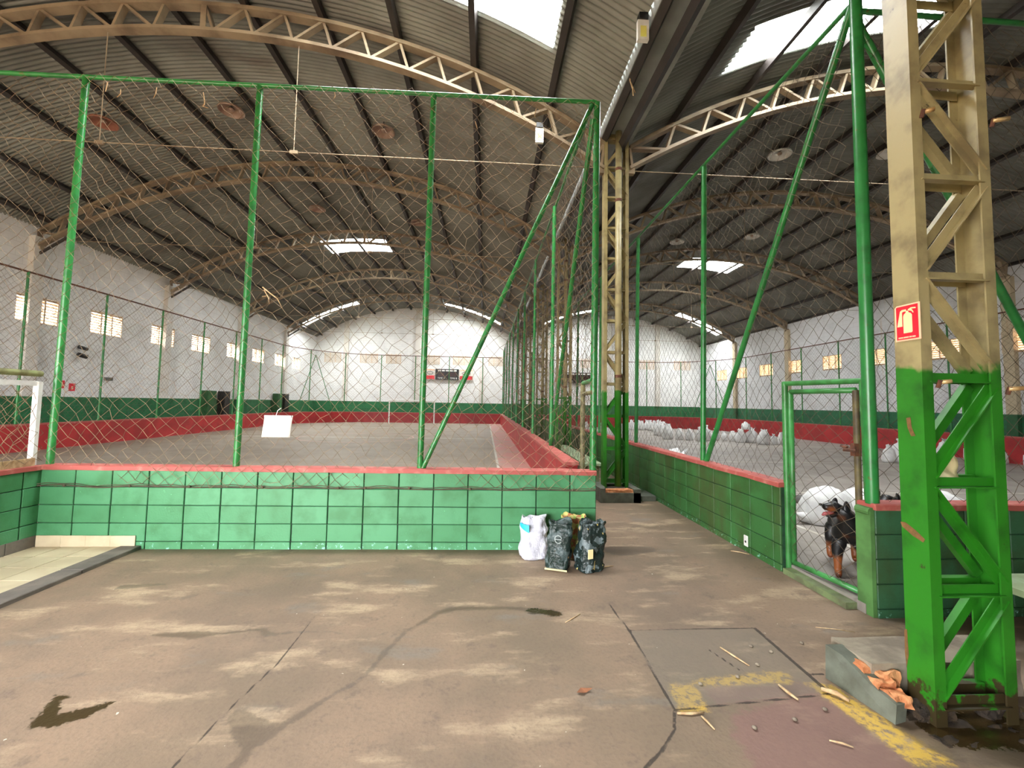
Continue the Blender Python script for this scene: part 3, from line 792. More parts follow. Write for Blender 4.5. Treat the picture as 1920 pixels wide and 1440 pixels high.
# ------------------------------------------------------------------ fences and nets
def net(name, parent, fP, W, z0, z1, cell=.155, r=.0028, wob=.012, mat=NET, seed=0, zlow=None, sag=0.0):
    """knotted twine net; fP(u, d, z) gives a point, u along the fence, d out of its plane"""
    hx = cell / 2; nx, nz = int(W / hx), int((z1 - z0) / hx)
    I, J = np.meshgrid(np.arange(nx + 1), np.arange(nz + 1)); keep = ((I + J) % 2 == 0)
    g = np.random.default_rng(seed)
    U = I * W / nx + g.normal(0, wob, I.shape); Z = z0 + J * (z1 - z0) / nz + g.normal(0, wob, I.shape)
    t = (J / nz)
    U += .05 * np.sin(I * .35 + seed) * np.sin(t * 3.1) ; Z += .035 * np.sin(I * .21 + 2 * seed) * np.sin(t * 3.14) - sag * np.sin(t * PI)
    D = .03 * np.sin(I * .13 + J * .17 + seed) + g.normal(0, .006, I.shape)
    pts = np.stack([fP(U, D, Z)[k] for k in range(3)], -1)
    e = []
    a, b = np.nonzero(keep[:-1])
    for s in (-1, 1):
        ok = (b + s >= 0) & (b + s <= nx); e.append(np.c_[a[ok] * (nx+1) + b[ok], (a[ok]+1) * (nx+1) + b[ok] + s])
    e = np.concatenate(e); pts = pts.reshape(-1, 3)
    if len(e) > 3000: e = e[g.random(len(e)) > .008]
    A, B = pts[e[:, 0]], pts[e[:, 1]]
    d = B - A; d /= np.linalg.norm(d, axis=1)[:, None] + 1e-9
    x = np.cross(d, [.31, .52, .17]); x /= np.linalg.norm(x, axis=1)[:, None]; y = np.cross(d, x)
    ring = [math.cos(q) * x + math.sin(q) * y for q in (0, 2.094, 4.188)]
    Vv = np.stack([A + r * q for q in ring] + [B + r * q for q in ring], 1).reshape(-1, 3)
    base = np.arange(len(e))[:, None] * 6
    F = np.stack([base + np.array([k, (k+1) % 3, 3 + (k+1) % 3, 3 + k]) for k in range(3)], 1).reshape(-1, 4)
    me = bpy.data.meshes.new(name); me.from_pydata(Vv.tolist(), [], F.tolist()); me.materials.append(mat)
    o = put(name, me, None, parent); o['kind'] = 'stuff'
    return o
def fline(ox, oy, ux, uy):      # straight fence frame
    return lambda u, d, z: (ox + ux * u - uy * d, oy + uy * u + ux * d, z)
# front fence on the long block wall
c, s = math.cos(-.0163), math.sin(-.0163)
ff = thing('net_fence', 'tall green pipe fence with twine net on the long front block wall', 'fence', (-1.8, 5.2, CAP))
fp = lambda u, d=0.: V((-4.955 + c * u - s * d, 5.184 + s * u + c * d, 0))
PU = [.02, 2.085, 4.20, 6.26]
for i, u in enumerate(PU):
    p = fp(u, .07); pipe('post', (p.x + .0, p.y, CAP), (p.x + (.03 if i else .05), p.y, 5.52), .036 if i < 3 else .042, PIPE, ff)
a, b = fp(-4.6, .07), fp(6.28, .07)
pipe('post', (a.x, a.y, CAP), (a.x, a.y, 5.52), .036, PIPE, ff)
pipe('top_rail', (a.x, a.y, 5.54), (b.x, b.y, 5.53), .026, PIPE, ff)
a = fp(4.235, .07); b = fp(6.22, .06); pipe('brace', (a.x, a.y, CAP), (b.x, b.y, 5.48), .03, PIPE, ff)
net('net', ff, lambda u, d, z: (-4.955 + c*u - s*(d - .02), 5.184 + s*u + c*(d - .02), z), 6.28, .70, 5.5, .158, .0025, .012, NET, 1, sag=.03)
m = MB(); pts = [tuple(fp(u, -.03)) [:2] + (.695 + .008 * math.sin(u * 7) + .012 * noise.noise(V((u*2.3, 0, 0))),) for u in np.linspace(.0, 6.27, 70)]
m.tube(pts, .007, 6); pts2 = [(x, y - .006, z + .02 + .006 * math.sin(i * 1.7)) for i, (x, y, z) in enumerate(pts)]; m.tube(pts2, .004, 5); put('bottom_rope', m, NETD, ff)
for u in (.3, 1.0, 1.65, 2.45, 3.3, 3.6, 4.1, 4.8, 5.4, 6.0):
    p = fp(u, -.04); m = MB(); m.lathe([(0,-.016),(.014,-.008),(.016,.004),(.008,.014),(0,.016)], 8, (p.x, p.y, .70)); put('knot', m, NETD, ff)
# fence on the return wall, with its white frame
fr = thing('net_fence', 'white framed net fence on the short return wall', 'fence', (-4.98, 3.6, CAP))
pipe('post', (-5.0, 2.2, CAP), (-5.0, 2.2, 1.95), .036, PIPE, fr)
bar('frame_post', (-5.03, 5.15, CAP), (-5.0, 5.12, 1.85), .06, .045, WHITE, fr)
bar('frame_bar', (-5.02, 5.12, 1.83), (-5.02, 2.2, 1.83), .055, .05, WHITE, fr)
pipe('frame_bar', (-5.02, 5.16, 1.94), (-5.02, 2.2, 1.94), .034, plain('mossy_pipe', lin(150,156,104), lin(116,112,72), 9), fr)
bar('sill_board', (-4.98, 5.12, CAP + .015), (-4.98, 2.1, CAP + .015), .14, .03, WOOD, fr, side=(1,0,0))
net('net', fr, fline(-4.98, 5.16, 0, -1), 3.0, .95, 1.8, .158, .0030, .012, NET, 2)
net('net_wing', ff, lambda u, d, z: (-9.5 + u, 5.24 + d, z), 4.5, .95, 5.5, .158, .0026, .012, NET, 3)
# aisle fence of the empty court with its small gate
fa = thing('net_fence', 'green net fence standing on the red side wall of the empty court', 'fence', (1.27, 17, CAP))
for y in (8.0, 11.1, 14.1, 17.1, 20.0, 23.0, 26.0, 29.0, 31.0):
    pipe('post', (1.23, y, .93), (1.25, y, 5.5), .036, PIPE, fa)
pipe('top_rail', (1.28, 5.12, 5.52), (1.25, 31, 5.5), .024, PIPE, fa)
pipe('brace', (1.28, 5.14, 5.3), (1.23, 7.95, .95), .032, PIPE, fa)
net('net', fa, fline(1.27, 5.7, 0, 1), 25.3, .93, 5.45, .16, .0023, .01, NETD, 4)
ga = thing('wire_gate', 'narrow weathered gate frame beside the corner post of the front wall', 'gate', (1.28, 5.4, 0))
OLIVE = plain('olive_weathered_pipe', lin(128,124,84), lin(98,92,62), 8, .6)
pipe('frame_post', (1.285, 5.62, .2), (1.285, 5.62, 1.98), .032, OLIVE, ga)
pipe('frame_bar', (1.285, 5.62, 1.98), (1.285, 5.12, 2.0), .026, PIPE, ga)
pipe('frame_bar', (1.285, 5.58, 1.84), (1.285, 5.12, 1.85), .026, OLIVE, ga)
net('net', ga, fline(1.285, 5.14, 0, 1), .46, .95, 1.84, .12, .0028, .01, NETD, 5)
net('net_above', ga, fline(1.285, 5.14, 0, 1), .46, 2.0, 5.4, .158, .0028, .01, NETD, 6)
# aisle fence of the storage court
fs_ = thing('net_fence', 'green net fence on the aisle wall in front of the court with sacks', 'fence', (3.2, 17, CAP))
for y in (6.15, 8.95, 11.9, 14.9, 17.9, 20.9, 23.9, 26.9, 30.0):
    pipe('post', (3.19, y, CAP), (3.21, y - .08, 5.3), .038, PIPE, fs_)
pipe('top_rail', (3.27, 3.5, 5.40), (3.2, 31, 5.3), .024, PIPE, fs_)
pipe('brace', (3.27, 3.52, 5.38), (3.19, 6.05, CAP), .034, PIPE, fs_)
pipe('corner_post', (3.275, 3.485, CAP - .01), (3.275, 3.485, 5.45), .05, PIPE, fs_)
net('net', fs_, fline(3.2, 4.36, 0, 1), 26.4, CAP, 5.28, .16, .0022, .01, NETD, 7)
net('net_above_gate', fs_, fline(3.2, 3.5, 0, 1), .86, 2.0, 5.28, .16, .0022, .01, NETD, 8)
# fence on the gate wall
fg = thing('net_fence', 'green net fence on the block wall behind the big lattice column', 'fence', (7, 3.5, CAP))
pipe('top_rail', (3.27, 3.5, 5.32), (11.2, 3.5, 5.32), .024, PIPE, fg)
for x in (5.6, 8.4, 11.2): pipe('post', (x, 3.5, CAP), (x, 3.5, 5.32), .038, PIPE, fg)
pipe('brace', (3.30, 3.5, 5.2), (5.52, 3.5, .95), .034, PIPE, fg)
net('net', fg, fline(3.3, 3.49, 1, 0), 7.9, CAP, 5.28, .16, .0022, .012, NETD, 9)
# gate of the storage court
g = thing('wire_gate', 'green pipe gate with wire mesh where the black dog stands', 'gate', (3.24, 4.0, 0))
pipe('frame_post', (3.19, 4.40, .03), (3.19, 4.40, 1.965), .03, GATEPAINT, g)
pipe('frame_post', (3.30, 3.545, CAP - .02), (3.30, 3.565, 1.96), .03, GATEPAINT, g)
pipe('frame_bar', (3.19, 4.42, 1.96), (3.30, 3.54, 1.95), .026, GATEPAINT, g)
lf = [(3.197, 4.325, .12), (3.283, 3.625, .12), (3.283, 3.625, 1.87), (3.197, 4.325, 1.87)]
RUSTG = plain('rusty_green_pipe', lin(104,92,56), lin(74,62,44), 10, .6)
m = MB()
for a_, b_ in ((lf[2], lf[3]), (lf[3], lf[0]), (lf[0], lf[1])): m.tube([a_, b_], .026, 12)
leaf_ = put('gate_leaf', m, GATEPAINT, g, True)
pipe('leaf_stile', lf[1], lf[2], .026, RUSTG, g)
net('mesh', leaf_, fline(3.199, 4.31, .122, -.993), .69, .14, 1.85, .135, .0022, .004, NETD, 10)
m = MB(); m.tube([(3.20, 3.68, 1.34), (3.25, 3.60, 1.34)], .016, 8); m.box((3.235, 3.60, 1.29), (3.30, 3.645, 1.40)); m.tube([(3.22, 3.66, 1.36), (3.215, 3.72, 1.37)], .012, 8)
put('latch', m, RUST, g)
m = MB(); m.box((3.10, 3.585, 0), (3.30, 4.36, .055)); put('threshold', m, plain('mossy_sill', lin(112,128,84), lin(92,96,68), 7, .8), g)
# far and side fences following the curved walls
def path_len(p): return np.r_[0, np.cumsum([ (b - a).length for a, b in zip(p[:-1], p[1:])])]
def curve_fence(label, path, sgn, ztop, gate0, seed):
    S = path_len(path); xs = np.array([q.x for q in path]); ys = np.array([q.y for q in path])
    f = lambda u, d, z: (np.interp(u, S, xs), np.interp(u, S, ys), z)
    r = thing('net_fence', label, 'fence', (float(xs[-1]), float(ys[-1]), .93))
    u0 = gate0
    k = 0
    while u0 < S[-1]:
        x, y, _ = f(u0, 0, 0)
        pipe('post', (x, y, .93), (x, y, ztop), .03, PIPE, r); u0 += 2.4
    m = MB(); m.tube([(q.x, q.y, ztop) for q in path], .025, 6); put('top_rail', m, RUST, r)
    net('net', r, f, S[-1] - .01, .95, ztop, .17, .0026, .01, NETD, seed)
    # corner braces
    for du in (-1, 1):
        ub = S[-1] - 13.0
        a, b = f(ub, 0, 0), f(ub + du * 1.3, 0, 0)
        pipe('brace', (a[0], a[1], ztop - .3), (b[0], b[1], 1.0), .022, PIPE, r)
curve_fence('green net fence with rusty rail curving round the far end of the empty court', [q for q in PL if q.y > 4.9], 1, 4.97, 12.0 - 5.5, 11)
curve_fence('green net fence with rusty rail curving behind the white sacks', PR, -1, 4.9, 1.2, 12)

# ------------------------------------------------------------------ lofted soft things
def loft(rings, n=20, wr=.0, seed=0, freq=5., close=True, crease=0.):
    """rings: (cx, cy, z, rx, ry, power)"""
    m = MB(); vs = []
    for cx, cy, z, rx, ry, pw in rings:
        for k in range(n):
            a = 2 * PI * k / n; ca, sa = math.cos(a), math.sin(a)
            x = cx + rx * math.copysign(abs(ca) ** pw, ca); y = cy + ry * math.copysign(abs(sa) ** pw, sa)
            q = V((x, y, z)); e = wr * (noise.noise(q * freq + V((seed, 0, 0))) + .6 * noise.noise(q * freq * 2.6 + V((0, seed, 0))))
            if crease: e -= crease * max(0, 1 - 7 * abs(noise.noise(V((x, y, z * .7)) * freq * .9 + V((0, 0, seed))))) + crease * .7 * max(0, 1 - 6 * abs(noise.noise(q * freq * 2 + V((seed, 3, 0)))))
            d = V((x - cx, y - cy, 0)); d = d.normalized() if d.length > 1e-6 else V((0,0,1))
            vs.append(q + d * e + V((0, 0, e * .5 if 0 < z else 0)))
    K = len(rings)
    fs = [(i*n+k, i*n+(k+1)%n, (i+1)*n+(k+1)%n, (i+1)*n+k) for i in range(K-1) for k in range(n)]
    if close: fs += [tuple(range(n))[::-1], tuple((K-1)*n+k for k in range(n))]
    m.add(vs, fs); return m
def sack_mesh(seed):
    g = random.Random(seed); l = g.uniform(-.04, .04)
    rings = [(0,0,0,.20,.15,.7),(0,0,.015,.245,.19,.75),(l*.2,0,.12,.275,.215,.8),(l*.4,0,.28,.27,.205,.85),(l*.6,0,.42,.235,.17,.9),(l,0,.50,.19,.12,1),(l*1.2,0,.555,.135,.07,1),(l*1.3,.01,.60,.145,.05,1),(l*1.4,.02,.65,.16,.03,1)]
    m = loft(rings, 22, .06, seed * 3.7, 6, True, .02)
    for i, (x, y, z) in enumerate(m.v):       # ragged ears at the top
        if z > .56: m.v[i] = (x, y, z + .11 * noise.noise(V((x * 17, seed, 0))))
    return m.mesh('sack', SACK, True)
SM = [sack_mesh(i) for i in range(6)]
SACKS = [(9.96,28.62,.64),(10.28,28.69,.64),(10.4,28.12,.63),(10.76,28.2,.67),(10.83,27.64,.69),(10.86,27.09,.67),(9.66,23.51,.82),(9.56,22.68,.79),(9.16,21.16,.74),(9.12,20.5,.76),(9.43,20.35,.56),(9.78,20.18,.55),(10.13,20.03,.65),(10.53,20.09,.75),(11.12,20.25,.57),(11.5,20.2,.45),(11.80,19.9,.5),(11.86,19.3,.62),(12.36,19.3,.68),(12.72,19.2,.48),(12.3,18.4,.67),(12.84,18.45,.46),(13.22,18.5,.55),(13.61,18.29,.41),
         (12.53,12.68,.54),(12.98,12.71,.73),(15.4,13.6,.69),(16.1,13.4,.58),(16.0,12.5,.53),(16.2,11.9,.52),(6.63,26.17,.65),(5.85,20.96,.73),(6.21,19.75,.78),(6.14,18.6,.79),(7.11,29.85,.44)]
CARD = ['first','second','third','fourth','fifth','sixth','seventh','eighth','ninth','tenth','eleventh','twelfth','thirteenth','fourteenth','fifteenth','sixteenth','seventeenth','eighteenth','nineteenth','twentieth','twenty-first','twenty-second','twenty-third','twenty-fourth']
SP = [[x, y] for x, y, h in SACKS]
for it in range(60):
    for i in range(len(SP)):
        for j in range(i):
            need = .40 * (SACKS[i][2] + SACKS[j][2]); dx, dy = SP[i][0] - SP[j][0], SP[i][1] - SP[j][1]; d = math.hypot(dx, dy)
            if d < need:
                e = (need - d) / 2 / max(d, .01)
                SP[i][0] += dx * e; SP[i][1] += dy * e; SP[j][0] -= dx * e; SP[j][1] -= dy * e
for i, (x, y, h) in enumerate(SACKS):
    x, y = SP[i]
    k = h / .66; s_ = k * random.uniform(.78, .86)
    M = Matrix.Translation((x, y, ZR)) @ Matrix.Rotation(random.uniform(-.6, .6), 4, 'Z') @ Matrix.Diagonal((s_ * 1.05, s_, k, 1))
    o = attach(bpy.data.objects.new('woven_sack', SM[i % 6]), None, M)
    if i < 24: lb = CARD[i] + ' white sack from the far end of the long row below the red wall'
    elif i < 30: lb = CARD[i - 24] + ' white sack seen between the gate post and the outer edge of the big column'
    else: lb = CARD[i - 30] + ' white sack of the loose few seen past the downpipe column'
    tag(o, lb, 'sack', 'white sacks on the court floor')
o = attach(bpy.data.objects.new('woven_sack', SM[2]), None, Matrix.Translation((12.1, 19.35, ZR + .60)) @ Matrix.Rotation(1.2, 4, 'Z') @ Matrix.Diagonal((1.0, .9, .55, 1)))
tag(o, 'white sack thrown on top of the others in the long row', 'sack', 'white sacks on the court floor')
for i, (x, y, k) in enumerate(((3.78, 8.35, 1.15), (3.75, 9.5, .95), (3.72, 10.2, .8), (3.7, 11.6, 1.0))):
    o = attach(bpy.data.objects.new('woven_sack', SM[i]), None, Matrix.Translation((x, y, ZR)) @ Matrix.Rotation(i * 1.3, 4, 'Z') @ Matrix.Diagonal((k * 1.15, k, k, 1)))
    tag(o, CARD[i] + ' white sack peeping over the coping of the aisle wall', 'sack', 'white sacks on the court floor')
# big lying sacks by the dogs
BIGS = [((4.92, 6.0), .40, .24, .50, .3, 'big white sack slumped behind the head of the standing dog'), ((5.78, 6.35), .36, .26, .40, -.1, 'big white sack lying behind the gate post'), ((6.9, 6.25), .36, .26, .40, .2, 'big white sack lying behind the wall corner near the column'),
        ((4.50, 5.30), .16, .12, .13, .8, 'small torn white sack end on the floor before the dog')]
for i, ((x, y), L, w_, h, rz, lb) in enumerate(BIGS):
    rings = [(0,0,0,L*.85,w_*.85,.7),(0,0,.02,L,w_,.75),(.03,0,h*.35,L*1.03,w_*1.05,.8),(.02,0,h*.7,L*.9,w_*.85,.85),(-.03,0,h*.93,L*.6,w_*.5,1),(-.05,0,h,L*.25,w_*.2,1)]
    o = thing('woven_sack', lb, 'sack', (x, y, ZR), rz, 'white sacks on the court floor')
    M = Matrix.Translation((x, y, ZR)) @ Matrix.Rotation(rz, 4, 'Z')
    put('sack_body', loft(rings, 26, .05, 20 + i, 4.5), SACK, o, True, M)
    m = loft([(-L*.98,0,.05,.06,.05,1),(-L*1.02,0,.08,.07,.06,1),(-L*1.12,.02,.11,.10,.05,1),(-L*1.2,.03,.15,.12,.03,1)], 14, .03, 40 + i, 9); put('tied_neck', m, SACK, o, True, M)
m = loft([(0,0,0,.42,.13,.8),(0,0,.05,.45,.15,.9),(0,0,.12,.38,.11,1),(0,0,.15,.2,.05,1)], 22, .05, 77, 5)
o = put('folded_tarpaulin', m, GREYRAG, None, True, Matrix.Translation((5.75, 7.15, ZR)) @ Matrix.Rotation(-.15, 4, 'Z'))
tag(o, 'grey folded tarpaulin lying behind the big white sacks', 'tarpaulin')

# rubbish bags in front of the long wall
def bag_mat(name, base, c2, c3, rough, scale, th2, th3):
    t = NT(name)
    c = t.mix(t.ramp(t.noise(scale, 3, .5), th2, th2 + .03), base, c2)
    c = t.mix(t.ramp(t.noise(scale * 1.3, 2, .5, stretch=(1.3, 1.3, .8)), th3, th3 + .03), c, c3)
    t.bump(t.noise(16, 5, .6), .8, .03)
    return t.fin(c, rough)
BAGW = bag_mat('white_plastic_bag', lin(206,204,214), lin(190,188,202), lin(216,216,222), .35, 8, .6, .6)
BAGD = bag_mat('dark_printed_bag', lin(30,46,42), lin(70,84,84), lin(196,160,110), .16, 9, .56, .70)
BAGD2 = bag_mat('dark_crumpled_bag', lin(32,44,42), lin(96,108,110), lin(204,184,116), .15, 10, .55, .68)
BAGY = bag_mat('printed_food_bag', lin(206,196,120), lin(176,110,70), lin(160,200,90), .3, 16, .5, .6)
def bag(label, x, y, rz, w_, d, h, mat, lean, seed, square, open_top=True, extra=None):
    r = thing('rubbish_bag', label, 'bag', (x, y, 0), rz, 'full bags by the green wall')
    M = Matrix.Translation((x, y, 0)) @ Matrix.Rotation(rz, 4, 'Z')
    rg = []
    for t, k in ((0,.86),(.03,.96),(.16,1.02),(.34,1.04),(.52,1.0),(.68,1.02),(.8,.98),(.9,.92),(.97,.96),(1.0,.92)):
        rg.append((lean[0]*t, lean[1]*t, h*t, w_/2*k, d/2*k*(1 - .25*t), square))
    rg += [(lean[0], lean[1], h*.965, w_/2*.80, d/2*.5, square), (lean[0], lean[1], h*.86, w_/2*.6, d/2*.35, 1)]
    fine = [rg[0]]
    for a, b in zip(rg[:-1], rg[1:]):
        for u in (1/3, 2/3, 1): fine.append(tuple(p + (q - p) * u for p, q in zip(a, b)))
    m = loft(fine, 72, .022, seed, 7, True, .016)
    for i, (vx, vy, vz) in enumerate(m.v):
        if vz > h * .8: m.v[i] = (vx, vy, vz + .04 * noise.noise(V((vx * 11, vy * 11, seed))))
    b_ = put('bag_body', m, mat, r, True, M)
    return b_, M
r, M = bag('white plastic bag with a blue band standing against the green wall', .565, 4.86, .1, .30, .22, .44, BAGW, (.02, .06), 3, .6)
m = MB(); vs = []
for i in range(10):
    a = PI * 1.02 + i * .11
    for z in (.345 - .007 * i, .375 - .001 * i): vs.append(M @ V((.165 * math.cos(a) + .015, .125 * math.sin(a) + .03, z)))
m.add(vs, [(2*i, 2*i+2, 2*i+3, 2*i+1) for i in range(9)]); o = put('blue_band', m, plain('blue_tape', lin(44,176,226), lin(60,186,230), 5, .4), r); o.modifiers.new('thick', 'SOLIDIFY').thickness = .012
bag('yellow printed food bag filled with scraps between the other bags', 1.03, 4.86, -.1, .30, .24, .45, BAGY, (.0, .03), 8, .6)
r, M = bag('dark green shiny bag with pale bottom seam standing beside the white bag', .79, 4.56, -.35, .25, .24, .47, BAGD, (.03, .03), 13, .5)
m = MB(); m.tube([M @ V((.035 * math.cos(t) + .03, -.152, .33 + .038 * math.sin(t))) for t in np.linspace(.3, 5.6, 16)], .005, 6); m.tube([M @ V((x_, -.153, .33)) for x_ in (-.002, .06)], .005, 6); put('logo_ring', m, plain('silver_print', lin(160,168,166), None, 5, .3), r)
m = MB(); m.tube([M @ V((x_, -.112 - .0 * x_, .012)) for x_ in (-.115, .0, .115)], .009, 6); put('bottom_seam', m, CREAMC, r)
r, M = bag('dark crumpled bag with tan print leaning beside the shiny one', 1.10, 4.50, .35, .28, .25, .48, BAGD2, (.07, .03), 19, .6)
m = MB(); m.box((-.10, -.150, .16), (-.045, -.142, .25), M); put('tan_print', m, SIGNCR, r)

# ------------------------------------------------------------------ dogs
def m_dog():
    t = NT('black_and_tan_coat')
    tc = t.n('ShaderNodeTexCoord').outputs['Object']
    sp = t.n('ShaderNodeSeparateXYZ'); t.l(tc, sp.inputs[0]); z = sp.outputs[2]
    legs = t.ramp(t.math('ADD', z, t.math('MULTIPLY', t.noise(18, 3), .05)), .20, .26, 1., 0.)
    a = t.attr('tan')
    f = t.math('MAXIMUM', legs, a)
    c = t.mix(f, lin(17,15,15), lin(132,72,32))
    paw = t.ramp(z, .035, .06, .8, 0.)
    c = t.mix(paw, c, lin(90,40,26))
    t.bump(t.noise(120, 3), .3, .004)
    return t.fin(c, .45)
DOGM = m_dog()
MOUTH = plain('dog_tongue', lin(176,92,92), lin(150,70,74), 9, .4)
def dog(label, loc, rz, turn, drop, scale=1.0, zoff=0):
    r = thing('dog', label, 'dog', loc, rz)
    W = Matrix.Translation(loc) @ Matrix.Rotation(rz, 4, 'Z') @ Matrix.Scale(scale, 4)
    pts, rad, ed = [], [], []
    def add(p, q, par=None):
        pts.append(V(p)); rad.append(q); i = len(pts) - 1
        if par is not None: ed.append((par, i))
        return i
    ch = add((.12,0,.45), (.155,.185)); ri = add((-.06,0,.465), (.155,.18), ch); lo = add((-.26,0,.49), (.125,.135), ri); pe = add((-.43,0,.49), (.125,.135), lo)
    ta = add((-.55,0,.55), (.03,.03), pe); add((-.60,0,.56), (.022,.022), ta)
    nb = V((.20,0,.55)); ct, st = math.cos(turn), math.sin(turn)
    def H(x, y, z):      # head space: turn about the neck, then drop
        q = Matrix.Rotation(drop, 4, 'Y') @ V((x * .86, y, z)); return nb + V((ct*q.x - st*q.y, st*q.x + ct*q.y, q.z))
    n0 = add(nb, (.135,.145), ch); n1 = add(H(.05,0,.10), (.112,.12), n0); sk = add(H(.12,0,.185), (.098,.092), n1); br = add(H(.185,0,.185), (.082,.076), sk)
    mu = add(H(.245,0,.16), (.056,.050), br); no = add(H(.305,0,.16), (.046,.038), mu); add(H(.335,0,.162), (.032,.028), no)
    jw = add(H(.17,0,.105), (.045,.036), sk); jj = add(H(.25,0,.075), (.034,.022), jw); add(H(.295,0,.066), (.026,.015), jj)
    for s in (-1, 1):
        fx = .03 if s < 0 else .0
        a = add((.13, s*.105, .38), (.085,.09), ch); b = add((.10 + fx, s*.115, .27), (.058,.06), a); c_ = add((.115 + fx, s*.115, .14), (.038,.038), b); d = add((.115 + fx, s*.115, .06), (.036,.036), c_); e_ = add((.145 + fx, s*.115, .034), (.044,.036), d); add((.19 + fx, s*.115, .026), (.036,.024), e_)
        a = add((-.42, s*.10, .40), (.085,.10), pe); b = add((-.35, s*.115, .27), (.06,.07), a); c_ = add((-.50, s*.115, .17), (.036,.04), b); d = add((-.47, s*.115, .045), (.034,.036), c_); add((-.42, s*.115, .030), (.034,.026), d)
    me = bpy.data.meshes.new('dog_body'); me.from_pydata([tuple(p) for p in pts], ed, []); me.update()
    tmp = bpy.data.objects.new('dog_tmp', me); COL.objects.link(tmp)
    sm = tmp.modifiers.new('skin', 'SKIN'); sm.branch_smoothing = .6; sm.use_smooth_shade = True
    for i, v in enumerate(me.skin_vertices[0].data): v.radius = rad[i]; v.use_root = i == 0
    tmp.modifiers.new('sub', 'SUBSURF').levels = 2; tmp.modifiers['sub'].render_levels = 2
    dg = bpy.context.evaluated_depsgraph_get(); ev = tmp.evaluated_get(dg)
    bme = bpy.data.meshes.new_from_object(ev); bpy.data.objects.remove(tmp)
    bme.materials.clear(); bme.materials.append(DOGM); bme.shade_smooth()
    co = np.empty(len(bme.vertices) * 3); bme.vertices.foreach_get('co', co); co = co.reshape(-1, 3)
    spots = [(H(.26,.035,.135), .036), (H(.26,-.035,.135), .036), (H(.13,.03,.09), .035), (H(.13,-.03,.09), .035), (V((.27,.06,.42)), .035), (V((.27,-.06,.42)), .035), (H(.225,.03,.245), .012), (H(.225,-.03,.245), .012)]
    f = np.zeros(len(co))
    for p, q in spots: f = np.maximum(f, np.clip(1.5 - np.linalg.norm(co - np.array(p), axis=1) / q, 0, 1))
    top = np.linalg.norm(co - np.array(H(.25,0,.205)), axis=1); f *= np.clip((top - .04) / .03, 0, 1)
    bme.attributes.new('tan', 'FLOAT', 'POINT').data.foreach_set('value', f.astype(np.float32))
    put('body', bme, None, r, False, W)
    for s in (-1, 1):
        m = MB(); nu, nv = 10, 7; vs = []
        for iv in range(nv):
            ph = PI * iv / (nv - 1)
            for iu in range(nu):
                th = 2 * PI * iu / nu; dz = math.cos(ph)
                vs.append(H(.135 + (.042 - .012 * dz) * math.sin(ph) * math.cos(th), s * (.094 - .014 * dz) + .016 * math.sin(ph) * math.sin(th), .195 + .058 * dz))
        m.add(vs, [(a_*nu+b_, a_*nu+(b_+1)%nu, (a_+1)*nu+(b_+1)%nu, (a_+1)*nu+b_) for a_ in range(nv-1) for b_ in range(nu)])
        put('ear', m, BLACK, r, True, W)
        m = MB(); m.lathe([(0,-.009),(.007,-.006),(.009,0),(.007,.006),(0,.009)], 8, tuple(H(.238, s*.048, .215))); put('eye', m, BLACK, r, True, W)
    m = MB(); m.lathe([(0,-.014),(.013,-.010),(.018,0),(.013,.010),(0,.013)], 10, tuple(H(.362, 0, .178))); put('nose', m, BLACK, r, True, W)
    m = MB(); m.tube([H(.21,0,.108), H(.26,0,.098), H(.31,0,.088), H(.335,0,.07)], [.018,.022,.020,.010], 8); put('tongue', m, MOUTH, r, True, W)
    return r
dog('black and tan dog standing behind the mesh gate with open mouth', (3.62, 4.13, ZR), PI + .98, -1.12, -.08, .93)
dog('second black and tan dog lowering its head by the legs of the standing one', (4.05, 3.82, ZR), PI + .08, .0, .95, .82)
dog('dark dog whose head just shows above the coping beside the column', (4.72, 4.60, ZR), PI + .30, .1, .22, .95)

# ------------------------------------------------------------------ small things on and near the fences
m = MB(); nx, ny = 9, 8; vs = []
for j in range(ny):
    for i in range(nx):
        u, v_ = i / (nx-1), j / (ny-1)
        vs.append((-2.545 + .312 * u + .025 * v_, 5.10 + .006 * noise.noise(V((u*4, v_*4, 1))) + .004 * math.sin(9*u), 1.266 + .25 * v_))
m.add(vs, [(j*nx+i, j*nx+i+1, (j+1)*nx+i+1, (j+1)*nx+i) for j in range(ny-1) for i in range(nx-1)])
r = thing('hanging_notice', 'blank white plastic sheet hung on the front net', 'notice', (-2.39, 5.10, 1.27))
o = put('sheet', m, PAPER, r, True); o.modifiers.new('thick', 'SOLIDIFY').thickness = .006
m = MB(); m.tube([(-2.40, 5.11, 1.51), (-2.385, 5.115, 1.57), (-2.35, 5.12, 1.60)], .004, 6); put('string', m, WHITE, r)
m = MB(); m.box((-2.52, 5.088, 1.492), (-2.22, 5.112, 1.516)); put('top_strip', m, plain('grey_strip', lin(188,190,194), None, 5), r)
m = MB(); m.tube([(-2.62,5.1,3.0),(-2.515,5.09,2.92),(-2.447,5.1,2.87),(-2.38,5.1,2.75)], [.008,.007,.006,.003], 6); m.tube([(-2.60,5.1,2.97),(-2.545,5.1,2.87),(-2.53,5.1,2.80)], [.006,.005,.002], 6); m.tube([(-2.62,5.1,2.89),(-2.56,5.1,2.90)], [.003,.004], 6)
tag(put('dry_twig', m, WOOD, None, True), 'forked dry twig caught in the front net', 'twig')
tw = [((-4.5,5.1,5.38),.12), ((-4.35,5.1,5.30),.10), ((-3.95,5.1,5.35),.14), ((-3.42,5.1,5.32),.16), ((-3.4,5.1,5.18),.05), ((.55,5.08,5.35),.12), ((-.2,5.09,5.15),.1), ((-1.9,5.1,5.42),.08)]
